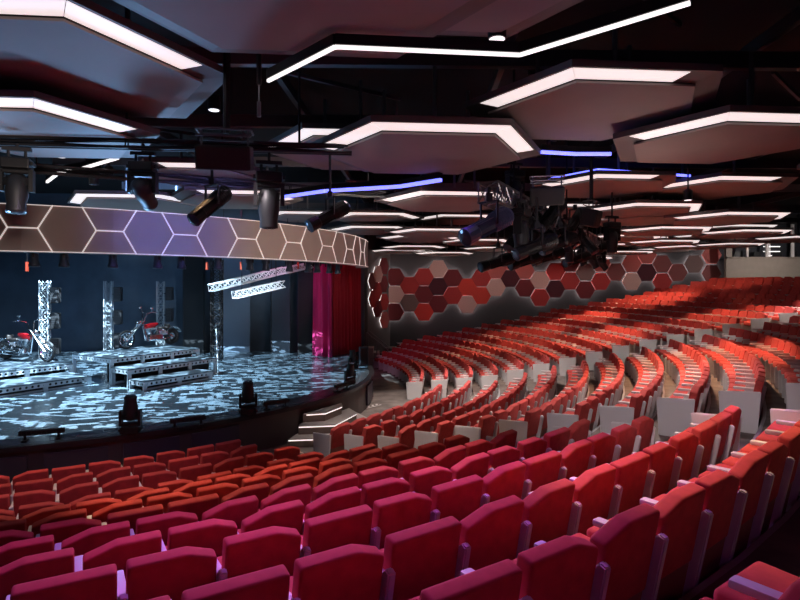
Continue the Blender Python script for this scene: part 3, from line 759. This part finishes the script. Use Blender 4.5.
def platform(org, L, W, z0, H, label):
    """org = near-left corner on plan; L along U, W along VV (away)"""
    t = thing('stage_platform', label, 'platform', (org[0], org[1], z0), R(58), 'perforated stage platforms')
    bm = new(); box(bm, (L/2, W/2, H-.02), (L, W, .04)); obj('deck', bm, PDK, t)
    bh = .13
    bm = new()
    perforated(bm, Matrix.Translation((0, 0, H-.04-bh)), L, bh)
    perforated(bm, Matrix.Translation((L, 0, H-.04-bh)) @ Matrix.Rotation(R(90), 4, 'Z'), W, bh)
    perforated(bm, Matrix.Translation((0, W, H-.04-bh)) @ Matrix.Rotation(R(-90), 4, 'Z'), W, bh)
    obj('perforated_beam', bm, PF, t)
    n = max(1, round(L/1.35))
    for k in range(n+1):
        for y in ((0, W) if k in (0, n) else (0,)):
            bm = new(); box(bm, (min(max(k*L/n, .05), L-.05), .03 if y == 0 else W-.05, (H-.04)/2), (.13, .05, H-.042)); obj('leg', bm, PF, t)
    bm = new(); box(bm, (L/2, .06, .03), (L, .04, .05)); obj('foot_rail', bm, PF, t)
    bm = new(); box(bm, (L/2, .35, H/2-.03), (L-.2, .04, H-.14)); obj('dark_infill', bm, BLACK, t)
    return t
platform((-13.2, 13.8), 5.6, 1.5, STAGE+.005, .30, 'low perforated white platform, front tier on the left, below the left motorcycle')
platform((-14.47, 14.6), 5.8, 3.2, STAGE+.01, .56, 'upper perforated white platform on the left carrying the left motorcycle')
platform((-7.95, 17.4), 2.6, .80, STAGE+.005, .30, 'lowest perforated platform at the front of the right group')
platform((-8.66, 17.85), 3.5, .98, STAGE+.01, .60, 'middle tier perforated platform of the right group')
platform((-9.5, 18.38), 3.5, 2.35, STAGE+.015, .88, 'highest perforated platform of the right group under the small motorcycle')
# ------------------------------------------------------------------ lattice towers with speakers
def lattice(bm, p, q, w, n, r=.022, rd=.012, faces=4):
    p = Vector(p); q = Vector(q); d = (q-p).normalized()
    up = Vector((0, 0, 1)) if abs(d.z) < .9 else Vector((0, 1, 0))
    a = d.cross(up).normalized(); b_ = a.cross(d).normalized(); h = w/2
    cs = [(-h, -h), (h, -h), (h, h), (-h, h)]
    for x, y in cs: tube(bm, p+a*x+b_*y, q+a*x+b_*y, r, 5)
    for k in range(n):
        s0_, s1_ = p.lerp(q, k/n), p.lerp(q, (k+1)/n)
        for f in range(faces):
            c0, c1 = cs[f], cs[(f+1) % 4]
            A = s0_+a*c0[0]+b_*c0[1]; B = s1_+a*c1[0]+b_*c1[1]; C0 = s0_+a*c1[0]+b_*c1[1]; D0 = s1_+a*c0[0]+b_*c0[1]
            tube(bm, A, B, rd, 4); tube(bm, C0, D0, rd, 4); tube(bm, A, C0, rd, 4)
for (x, y, nm) in ((-13.95, 22.0, 'left, behind the big motorcycle'), (-12.7, 24.4, 'middle'), (-11.2, 26.2, 'right, behind the small motorcycle')):
    t = thing('lattice_tower', 'white steel lattice tower on stage, %s' % nm, 'tower', (x, y, STAGE+.01), R(12), 'stage lattice towers')
    bm = new(); lattice(bm, (0, 0, .03), (0, 0, 3.46), .30, 9, .019, .010); obj('lattice_frame', bm, WTRUSS, t)
    bm = new(); box(bm, (0, 0, .015), (.45, .45, .03)); obj('base_plate', bm, DARK, t)
    for j, z in enumerate((.9, 1.9, 2.9)):
        s2 = thing('stage_speaker', 'narrow black box speaker, %s on the %s lattice tower' % (['lowest', 'middle', 'topmost'][j], nm.split(',')[0]), 'speaker', (x+.42, y-.02, STAGE+z-.3), R(12), 'black speakers beside the towers')
        bm = new(); box(bm, (0, 0, .3), (.30, .3, .62), None, .015); obj('cabinet', bm, BLACK, s2)
        bm = new(); box(bm, (.155, 0, .3), (.02, .26, .56)); 
        for q in range(8): box(bm, (.0, -.156, .06+q*.07), (.24, .012, .02))
        obj('grille', bm, DARK, s2)
        bm = new(); box(bm, (-.2, .0, .3), (.12, .05, .05)); obj('bracket', bm, DARK, s2)

# hung lattice bars over the stage
def hung(p, q, w, n, label):
    t = thing('hung_truss', label, 'truss', p, 0, 'hung white trusses over the stage')
    p = Vector(p); bm = new(); lattice(bm, (0, 0, 0), Vector(q)-p, w, n, .02, .013); obj('lattice_frame', bm, mat('lit_truss_white', (.8, .86, .9), .4), t)  # light on the hung trusses put into a brighter colour
    for e in (.15, .85):
        bm = new(); c = (Vector(q)-p)*e; tube(bm, c+Vector((0, 0, w/2)), c+Vector((0, 0, 4.4-p.z)), .012, 4); obj('cable', bm, DARK, t)
hung(at(211, 288, 20), at(285, 270, 23.5), .25, 11, 'longest white lattice truss hung at a slant over the stage')
hung(at(234, 295, 19), at(283, 284, 20.6), .24, 7, 'short white lattice truss hung below the longest one')
hung(at(283, 271, 22), at(311, 265, 24.5), .22, 7, 'small white lattice truss hung nearest the curtain')

# dark stage panels
for (px0, px1, D, z1, m_, lab) in ((212, 250, 27.4, 1.6, mat('flat_blue', (.10, .14, .20), .6), 'tall blue-grey flat at the back of the stage right of the dark gap'),
                               (271, 290, 27.0, 1.6, mat('flat_blue2', (.05, .07, .10), .6), 'narrow dark flat at the back of the stage near the curtain'),
                               (183, 204, 26.9, 1.6, BLACK, 'tall black masking flat behind the small motorcycle'),
                               (298, 318, 27.2, 1.6, BLACK, 'tall black masking flat beside the magenta curtain')):
    a = (px0-HX)/F*D; b2 = (px1-HX)/F*D
    t = thing('stage_flat', lab, 'stage flat', ((a+b2)/2, D, STAGE+.01))
    bm = new(); box(bm, (0, 0, (z1-STAGE)/2), (b2-a, .08, z1-STAGE)); obj('panel', bm, m_, t)
    bm = new(); box(bm, (-(b2-a)/2+.03, -.05, (z1-STAGE)/2), (.04, .02, z1-STAGE)); obj('edge_strip', bm, DARK, t)
t = thing('light_tower', 'dark open lattice tower hung with cables beside the black masking flat', 'tower', (-6.9, 20.6+2, STAGE+.01))
bm = new(); lattice(bm, (-1.15, 2, .02), (-1.15, 2, 4.4), .4, 14, .03, .016); obj('lattice_frame', bm, BLACK, t)
bm = new(); tube(bm, (-.95, 1.5, .02), (-1.15, 1.9, 1.6), .03, 6); obj('brace', bm, WTRUSS, t)
for k, (px, D) in enumerate(((27, 17), (207, 20), (241, 20), (298, 23))):
    q = at(px, 262, D); t = thing('red_hanging_weight', 'small red tube hanging under the fascia, %s from left' % words[k], 'weight', (q.x, q.y, q.z), 0, 'red hanging tubes')
    bm = new(); tube(bm, (0, 0, 0), (0, 0, -.28), .045, 8); obj('tube', bm, mat('red_plastic', (.6, .07, .03), .5), t)
    bm = new(); tube(bm, (0, 0, 0), (0, 0, 4.58-q.z), .006, 4); obj('cord', bm, DARK, t)
# under-fascia lamps
for k in range(15):
    a = -78+k*4.9+(k % 3)*.8; q = pol(10.35, a, .62)
    lab = 'dark blue-lit stage lamp under the fascia, %s from left' % words[k]
    if k == 0:
        t = thing('stage_lamp', lab, 'stage lamp', q, 0, 'row of lamps under the fascia')
        bm = new(); lathe(bm, [(.07, .22), (.09, .18), (.09, -.06), (.12, -.14), (.12, -.2)], 12); obj('lamp_body', bm, mat('blue_lit_black', (.05, .07, .10), .4, .3), t, True)  # body colour carries the blue light that falls on the lamps
        bm = new(); tube(bm, (0, 0, .2), (0, 0, 1.02), .02, 6); obj('clamp_rod', bm, DARK, t)
        bm = new(); bar(bm, (-.14, 0, .02), (-.14, 0, .3), .02, .05); bar(bm, (.14, 0, .02), (.14, 0, .3), .02, .05); bar(bm, (-.15, 0, .3), (.15, 0, .3), .05, .02); obj('yoke', bm, DARK, t)
        LAMP0 = t
    else: dup(LAMP0, q, R(a), lab)

# ------------------------------------------------------------------ motorcycles
def motorcycle(loc_, rz, label, sc=1.0):
    """chopper, x forward; origin on the ground under the middle"""
    t = thing('motorcycle', label, 'motorcycle', loc_, rz); t.scale = (sc,)*3
    def wheel(x, r, w_):
        bm = new(); n = 28
        rings = []
        for k in range(n):
            a = 2*math.pi*k/n; c_ = Vector((x+r*math.cos(a)*0, 0, 0))
            rings.append([bm.verts.new((x+(r-w_/2+w_/2*math.cos(b_))*math.cos(a), w_/2*math.sin(b_), r+(r-w_/2+w_/2*math.cos(b_))*math.sin(a))) for b_ in [2*math.pi*j/8 for j in range(8)]])
        for k in range(n):
            A, B = rings[k], rings[(k+1) % n]
            for j in range(8): bm.faces.new((A[j], A[(j+1) % 8], B[(j+1) % 8], B[j]))
        o = obj('wheel', bm, mat('tyre', (.02, .02, .022), .7), t, True)
        bm = new()
        for k in range(12):
            a = 2*math.pi*k/12; tube(bm, (x, 0, r), (x+(r-w_*.9)*math.cos(a), 0, r+(r-w_*.9)*math.sin(a)), .012, 4)
        n2 = 20
        for k in range(n2):
            a, b_ = 2*math.pi*k/n2, 2*math.pi*(k+1)/n2; q = r-w_*.95
            tube(bm, (x+q*math.cos(a), 0, r+q*math.sin(a)), (x+q*math.cos(b_), 0, r+q*math.sin(b_)), .03, 5)
        tube(bm, (x, -.07, r), (x, .07, r), .05, 10)
        h = obj('rim', bm, CHROME, o)
    wheel(-.78, .33, .2); wheel(1.15, .35, .09)
    red = mat('bike_red', (.65, .02, .03), .15, .2)
    bm = new(); lathe(bm, [(.02, -.32), (.06, -.26), (.09, -.1), (.105, .08), (.085, .24), (.04, .32)], 14, Matrix.Translation((.12, 0, .82)) @ Matrix.Rotation(R(10), 4, 'Y') @ Matrix.Rotation(R(90), 4, 'Y')); obj('fuel_tank', bm, red, t, True)
    bm = new(); box(bm, (-.40, 0, .52), (.34, .20, .20), None, .05, 2); box(bm, (.12, 0, .70), (.42, .17, .08), None, .03, 2); obj('side_cover', bm, mat('silver_paint', (.7, .72, .75), .25, .6), t, True)
    bm = new()   # rear fender
    for k in range(9):
        a0_, a1_ = R(30+k*14), R(44+k*14)
        P1 = (-.78+.40*math.cos(a0_), .33+.40*math.sin(a0_)); P2 = (-.78+.40*math.cos(a1_), .33+.40*math.sin(a1_))
        V = [bm.verts.new((p[0], y, p[1])) for p in (P1, P2) for y in (-.12, .12)]; bm.faces.new((V[0], V[1], V[3], V[2]))
    o = obj('rear_fender', bm, CHROME, t, True); m_ = o.modifiers.new('t', 'SOLIDIFY'); m_.thickness = .02
    bm = new(); box(bm, (-.35, 0, .70), (.52, .26, .09), None, .035, 2); box(bm, (-.58, 0, .78), (.12, .24, .14), None, .04, 2); obj('seat', bm, mat('bike_leather', (.03, .025, .025), .5), t, True)
    bm = new()
    for y in (-.07, .07):
        tube(bm, (-.78, y*1.5, .33), (-.3, y, .62), .02); tube(bm, (-.3, y, .62), (.46, y*.5, .88), .022); tube(bm, (.46, y*.5, .82), (.32, y, .25), .022); tube(bm, (.32, y, .25), (-.3, y, .25), .022); tube(bm, (-.3, y, .25), (-.78, y*1.5, .33), .02); tube(bm, (-.3, y, .25), (-.3, y, .62), .02)
    obj('frame', bm, CHROME, t)
    bm = new()
    for y in (-.085, .085): tube(bm, (1.15, y, .35), (.50, y, 1.02), .024, 8); tube(bm, (1.15, y, .35), (.86, y, .65), .034, 8)
    box(bm, (.50, 0, 1.0), (.10, .24, .03)); box(bm, (.56, 0, .93), (.10, .24, .03)); obj('front_fork', bm, CHROME, t)
    bm = new()
    for s2 in (-1, 1):
        tube(bm, (.46, .06*s2, 1.02), (.38, .12*s2, 1.30), .014); tube(bm, (.38, .12*s2, 1.30), (.30, .36*s2, 1.36), .014); tube(bm, (.30, .36*s2, 1.36), (.16, .42*s2, 1.34), .022)
    obj('handlebar', bm, CHROME, t)
    bm = new(); tube(bm, (.30, .30, 1.36), (.34, .36, 1.52), .008, 4); tube(bm, (.34, .36, 1.49), (.35, .36, 1.54), .055, 10); obj('mirror', bm, CHROME, t); bm = new(); tube(bm, (.30, -.30, 1.36), (.34, -.36, 1.52), .008, 4); tube(bm, (.34, -.36, 1.49), (.35, -.36, 1.54), .055, 10); obj('mirror', bm, CHROME, t)
    bm = new(); lathe(bm, [(.03, -.1), (.08, -.06), (.095, .04), (.09, .06)], 14, Matrix.Translation((.68, 0, .93)) @ Matrix.Rotation(R(90), 4, 'Y')); obj('headlamp', bm, CHROME, t, True)
    bm = new(); box(bm, (-.02, 0, .36), (.56, .28, .26), None, .05, 2); box(bm, (-.36, -.1, .45), (.22, .16, .16), None, .04, 2)
    for dx, rot in ((-.10, -22), (.14, 22)):
        M = Matrix.Translation((dx, 0, .42)) @ Matrix.Rotation(R(rot), 4, 'Y')
        for k in range(6): lathe(bm, [(.10, .04+k*.042), (.10, .06+k*.042)], 12, M)
        lathe(bm, [(.08, 0), (.08, .32)], 12, M)
    lathe(bm, [(.10, -.06), (.11, 0), (.10, .06)], 16, Matrix.Translation((.04, -.14, .34)) @ Matrix.Rotation(R(90), 4, 'X'))
    obj('engine', bm, CHROME, t)
    bm = new()
    for z in (.22, .32):
        tube(bm, (.25, -.17, .40), (.12, -.2, z), .03, 8); tube(bm, (.12, -.2, z), (-1.0, -.2, z+.04), .035, 8)
    obj('exhaust_pipe', bm, CHROME, t)
    bm = new(); tube(bm, (.05, .14, .28), (.0, .34, .02), .014, 5); obj('kickstand', bm, CHROME, t)
    return t
motorcycle((-13.6, 20.15, STAGE+.58), R(-20), 'chrome chopper with red tank on the left platform, cut by the frame edge', 1.08)
motorcycle((-9.62, 21.9, STAGE+.905), R(238), 'smaller-looking chrome and red chopper on the highest platform, facing left', 1.0)

# ------------------------------------------------------------------ hanging fixtures
def clamp(bm, z0, z1): tube(bm, (0, 0, z0), (0, 0, z1), .022, 6); box(bm, (0, 0, z0+.02), (.10, .10, .06))
def moving_head(loc_, rz, label, up=False, sc=1.0, tilt=0, group='moving head spotlights', rod=.5):
    """base box, U yoke, lamp head; hangs when up is False"""
    t = thing('moving_head_light', label, 'stage light', loc_, rz, group); t.scale = (sc,)*3
    s = 1 if up else -1
    bm = new(); box(bm, (0, 0, s*.08), (.34, .26, .14), None, .02, 2); box(bm, (-.19, 0, s*.08), (.03, .16, .05)); box(bm, (.19, 0, s*.08), (.03, .16, .05)); obj('base', bm, BLACK, t)
    bm = new(); box(bm, (0, 0, s*.19), (.36, .14, .06), None, .015, 1)
    for q in (-1, 1):
        prism(bm, [(q*.15, -.07), (q*.20, -.07), (q*.20, .07), (q*.15, .07)], min(s*.16, s*.46), max(s*.16, s*.46))
    obj('yoke', bm, BLACK, t)
    M = Matrix.Translation((0, 0, s*.42)) @ Matrix.Rotation(R(tilt), 4, 'X')
    bm = new(); lathe(bm, [(.07, .20), (.12, .16), (.135, .02), (.14, -.08), (.115, -.22), (.12, -.30), (.12, -.33)] if s < 0 else [(.07, -.16), (.12, -.12), (.135, 0), (.14, .08), (.115, .22), (.12, .28), (.115, .31)], 16, M)
    for k in range(6): box(bm, (0, 0, (.04 + k*.018)*s*-1), (.285, .2, .006), M)
    obj('head', bm, mat('head_plastic', (.014, .015, .018), .5), t, True)
    bm = new(); lathe(bm, [(.10, s*.331), (.07, s*.341), (.02, s*.345)], 14, M); obj('lens', bm, LENS, t)
    if not up and rod:
        bm = new(); tube(bm, (-.1, 0, 0), (-.1, 0, .12), .02, 6); tube(bm, (.1, 0, 0), (.1, 0, .12), .02, 6); box(bm, (0, 0, .12), (.34, .08, .05)); tube(bm, (0, 0, .12), (0, 0, .12+rod), .022, 6); obj('clamp', bm, DARK, t)
    return t
def ellipsoidal(p, aim, label, sc=1.0, rod=None, body=BLACK, group='long profile spotlights'):
    """long profile spot: centre p, pointing at aim"""
    p = Vector(p); d = (Vector(aim)-p).normalized()
    if rod is None: rod = max(.1, ((2.0 if p.x < 0 else 1.5)-p.z)/sc-.26)
    t = thing('profile_spotlight', label, 'stage light', p, 0, group); t.scale = (sc,)*3
    M = d.to_track_quat('Z', 'Y').to_matrix().to_4x4()
    bm = new(); lathe(bm, [(.05, -.36), (.10, -.33), (.115, -.26), (.115, -.08), (.10, -.04), (.085, -.02), (.085, .22), (.10, .24), (.105, .40)], 14, M)
    for k in range(5): lathe(bm, [(.122, -.28+k*.04), (.122, -.27+k*.04)], 14, M)
    for a in range(4): box(bm, (.09*math.cos(a*math.pi/2+.7), .09*math.sin(a*math.pi/2+.7), .1), (.03, .03, .26), M)
    obj('barrel', bm, body, t)
    bm = new(); lathe(bm, [(.095, .401), (.06, .41), (.01, .414)], 12, M); obj('lens', bm, LENS, t)
    bm = new(); x = M @ Vector((1, 0, 0)); x.z = 0; x.normalize()
    for q in (-1, 1): bar(bm, x*(.13*q), x*(.13*q)+Vector((0, 0, .26)), .02, .05)
    bar(bm, x*-.14+Vector((0, 0, .26)), x*.14+Vector((0, 0, .26)), .05, .02); obj('yoke', bm, DARK, t)
    bm = new(); tube(bm, (0, 0, .26), (0, 0, .26+rod), .02, 6); box(bm, (0, 0, .31), (.07, .07, .1)); obj('clamp', bm, DARK, t)
    return t
moving_head(at(17, 158, 8.0), R(20), 'black moving head light hanging at far left in front of the fascia', tilt=-8, sc=1.05, rod=.08)
moving_head(at(94, 156, 13.2), R(10), 'small distant moving head light between the white zigzag lines', sc=.9)
moving_head(at(143, 162, 8.6), R(5), 'black moving head light below the second blue-grey panel', sc=1.05, tilt=62, rod=.2)
moving_head(at(269, 172, 8.6), R(15), 'black moving head light right of the tilted spotlight', sc=1.15, tilt=5, rod=.2)
ellipsoidal(at(212, 204, 8.2), at(170, 240, 7.6), 'black profile spotlight tilted down left over the violet fascia', 1.05)
ellipsoidal(at(330, 215, 8.6), at(275, 245, 8.1), 'black profile spotlight tilted down left near the end of the fascia', 1.0)
# loudspeaker box on a hung frame
def hung_speaker(p, rz, w_, h_, label, zrod):
    t = thing('hanging_loudspeaker', label, 'loudspeaker', p, rz)
    bm = new(); M = Matrix.Rotation(R(12), 4, 'X')
    box(bm, (0, 0, 0), (w_, .36, h_), M, .03, 2); obj('cabinet', bm, mat('speaker_black', (.022, .02, .02), .6), t)
    bm = new(); box(bm, (0, -.185, 0), (w_-.06, .012, h_-.06), M); obj('grille', bm, mat('speaker_grille', (.03, .027, .027), .8), t)
    bm = new()
    for x in (-w_/2+.05, w_/2-.05): tube(bm, (x, 0, 0), (x, 0, h_/2+.22), .014, 5)
    for dz in (.10, .18):
        for y in (-.12, .12): tube(bm, (-w_/2, y, h_/2+dz), (w_/2, y, h_/2+dz), .014, 5)
    for x in (-w_/2, w_/2): tube(bm, (x, -.12, h_/2+.18), (x, .12, h_/2+.18), .014, 5)
    obj('mounting_frame', bm, STEEL, t)
    bm = new(); tube(bm, (0.02, 0, h_/2+.15), (0.02, 0, zrod), .045, 8); obj('hanging_pole', bm, DARK, t)
hung_speaker(at(225, 158, 7.0), R(8), .66, .30, 'black loudspeaker on a steel frame hanging at upper left', 2.2)
hung_speaker(at(547, 196, 10.5), R(-12), .62, .34, 'dark violet-lit loudspeaker hanging over the lighting truss', 1.8)
for (px, py, D, lab) in ((640, 222, 12.5, 'small'), (612, 240, 17, 'x')): pass
q = at(591, 218, 13); hung_speaker(q, R(50), .34, .4, 'small black loudspeaker hanging under the reddish panel at centre right', 1.9)
def truss(p, q, w_, n, label, m_=DARK):
    p = Vector(p); q = Vector(q); t = thing('lighting_truss', label, 'truss', p, 0)
    bm = new(); lattice(bm, (0, 0, 0), q-p, w_, n, .026, .013); obj('lattice_frame', bm, m_, t)
    for e in (.12, .5, .88):
        c_ = (q-p)*e; bm = new(); tube(bm, c_+Vector((0, 0, w_/2)), (c_.x, c_.y, 4.2-p.z), .02, 5); obj('hanging_rod', bm, DARK, t)
truss((-7.4, 8.0, 2.1), (-0.75, 8.7, 2.1), .11, 2, 'dark lattice truss crossing above the stage front carrying spotlights')
truss((-8.2, 10.6, 2.3), (0.2, 14.6, 2.3), .14, 3, 'second dark lattice truss farther back over the fascia')
truss(at(488, 192, 9.5), at(604, 248, 20), .34, 30, 'dark lattice truss receding to the right, crowded with fixtures', STEEL)
# fixtures on the receding truss
A_, B_ = at(488, 192, 9.5), at(604, 248, 20)
ellipsoidal(at(489, 225, 8.6), at(455, 243, 8.2), 'long blue-lit profile spotlight on the left of the fixture cluster', 1.35, None, mat('blue_lit_body', (.04, .06, .16), .35))  # blue light tinted into the barrel colour
moving_head(at(515, 170, 11.4), R(30), 'black moving head light at the top of the fixture cluster', sc=1.0, rod=.3)
moving_head(at(521, 208, 10.2), R(60), 'black moving head light hanging in the middle of the fixture cluster', sc=1.05, rod=.2)
for k, (px, py, D, ax, ay) in enumerate(((537, 246, 9.6, -40, 16), (498, 262, 12.0, -30, 9), (527, 260, 12.4, -30, 10), (549, 256, 12.8, -28, 9), (578, 259, 15.5, -24, 8), (560, 243, 11.0, -34, 14), (541, 224, 11.6, 18, 22), (565, 232, 13.2, 16, 20), (585, 240, 15.2, 14, 16), (520, 232, 10.6, -18, 26), (552, 214, 11.0, -16, 20), (575, 222, 13.4, -12, 18), (598, 250, 18, -16, 8))):
    ellipsoidal(at(px, py, D), at(px+ax, py+ay, D-.3), 'black profile spotlight in the truss cluster, %s counted from the viewer' % words[k], 1.15, None, group='cluster spotlights')
for k, t_ in enumerate((.2, .34, .48, .62, .76, .9)):
    c_ = A_.lerp(B_, t_); moving_head(c_+Vector((.1, 0, -.2)), R(40+k*13), 'black moving head light on the receding truss, %s along it' % words[k], sc=.9, tilt=20-k*12, rod=0)
moving_head(at(612, 222, 15), R(20), 'dark moving head light hanging alone right of the cluster', sc=1.1, rod=.6)
# small ceiling downlights
for k, (px, py, D) in enumerate(((214, 110, 9.0), (109, 177, 13), (688, 200, 13.5), (497, 39, 6.0), (61, 157, 11.5))):
    q = at(px, py, D); t = thing('downlight', 'small round white downlight in the ceiling void, %s' % ['above the hanging loudspeaker', 'beside the upper left zigzag line', 'under the right ceiling panels', 'above the long zigzag line', 'under the second blue-grey panel'][k], 'downlight', q, 0, 'small downlights')
    bm = new(); lathe(bm, [(.10, 0), (.10, .22), (.05, .26)], 14); obj('housing', bm, DARK, t)
    bm = new(); lathe(bm, [(.085, -.004), (.08, -.008)], 14); obj('lamp', bm, LEDT, t)
    bm = new(); tube(bm, (0, 0, .26), (0, 0, 4.4-q.z), .02, 5); obj('rod', bm, DARK, t)
t = thing('hanging_pendant_cable', 'thin dark pendant cable with metal end plug, left of the long zigzag line', 'cable', at(259, 85, 6.0))
bm = new(); tube(bm, (0, 0, 0), (0, 0, .9), .028, 6); obj('sleeve', bm, BLACK, t)
bm = new(); tube(bm, (0, 0, -.18), (0, 0, 0), .008, 5); tube(bm, (0, 0, -.34), (0, 0, -.18), .022, 8); obj('plug', bm, STEEL, t)

# ------------------------------------------------------------------ stage-edge equipment
zs = STAGE+.015
def edge_pt(px, py): return Vector(((px-HX)/F*(3.3*F/(py-HY)), 3.3*F/(py-HY), zs))
moving_head(edge_pt(130.5, 434), R(10), 'black moving head light standing on the stage floor, left of the pair', True, 1.12, 0, 'stage floor lights')
moving_head(edge_pt(248, 415), R(20), 'black moving head light standing on the stage edge, near the stair', True, 1.12, 0, 'stage floor lights')
moving_head(edge_pt(350, 384.5), R(40), 'blue-lit moving head light on the right stage corner, front one', True, .95, 12, 'stage floor lights')
moving_head(edge_pt(353, 369), R(40), 'blue-lit moving head light on the right stage corner, rear one', True, 1.0, -8, 'stage floor lights')
def floor_batten(px, py, L, rz, label):
    p = edge_pt(px, py); t = thing('floor_light_bar', label, 'stage light', p, rz, 'low light bars on the stage edge')
    bm = new(); box(bm, (0, 0, .17), (L, .12, .10), None, .02, 2)
    for k in range(int(L/.09)): box(bm, (-L/2+.06+k*.09, 0, .17), (.012, .14, .11))
    obj('bar_body', bm, BLACK, t)
    for x in (-L*.36, L*.36):
        bm = new(); box(bm, (x, 0, .015), (.10, .22, .03)); box(bm, (x, 0, .09), (.05, .03, .14)); obj('foot', bm, BLACK, t)
floor_batten(42, 440.5, .85, R(22), 'low black light bar on the stage edge at far left')
floor_batten(188, 427, .8, R(30), 'low black light bar between the two standing moving heads')
floor_batten(276, 409, .75, R(38), 'low black light bar right of the stair-side moving head')
floor_batten(342, 391, .75, R(62), 'low black light bar at the right stage corner')
p = edge_pt(366, 372); p = Vector((-1.5, 23.0, STAGE+.015)); t = thing('monitor_speaker', 'upright dark speaker box at the right stage corner', 'speaker', p, R(15))
bm = new(); box(bm, (0, 0, .38), (.34, .34, .74), None, .02, 2); obj('cabinet', bm, mat('speaker_blue_grey', (.06, .08, .1), .5), t)
bm = new(); box(bm, (0, -.175, .38), (.28, .012, .66)); obj('grille', bm, BLACK, t)
# side stairs and handrails
t = thing('side_stairs', 'small pale steps beside the red curtain leading down from the wing', 'stairs', (-1.7, 29.2, FLOOR))
for k in range(4):
    bm = new(); box(bm, (.15+.30*k, .55, (1.0-.25*k)/2), (.29, 1.1, 1.0-.25*k)); obj('tread', bm, STEP, t)
for (y, lab) in ((30.5, 'steel handrail with a sloping top behind the side steps'), (29.0, 'steel handrail with a sloping top in front of the side steps')):
    t = thing('handrail', lab, 'handrail', (-1.75, y, FLOOR), 0, 'side stair handrails')
    bm = new(); tube(bm, (0, 0, 1.85), (1.1, 0, .95), .03, 8); obj('top_rail', bm, STEEL, t)
    for e in (0, .5, 1):
        bm = new(); tube(bm, (1.1*e, 0, .02), (1.1*e, 0, 1.85-.9*e), .024, 8); obj('post', bm, STEEL, t)
# wing block behind the rails
# small marks of projected light on the floor, painted as pale strips
for k, (px, py, rr) in enumerate(((280, 443, 20), (371, 407, 40))):
    D = 4.29*F/(py-HY); q = Vector(((px-HX)/F*D, D, FLOOR+.012)); bm = new()
    for j in range(5): bar(bm, (-.45+.2*j, .03*j, 0), (-.36+.2*j, .14+.03*j, 0), .07, .01)
    bar(bm, (-.5, -.1, 0), (.5, .06, 0), .04, .01)
    o = obj('floor_light_mark', bm, mat('painted_light_mark', (.7, .62, .6), .6)); o.location = q; o.rotation_euler = (0, 0, R(rr))
    tag(o, 'painted mark of projected light on the floor %s' % ['before the foreground rows left of the stair', 'right of the stage stair'][k], 'painted light mark')
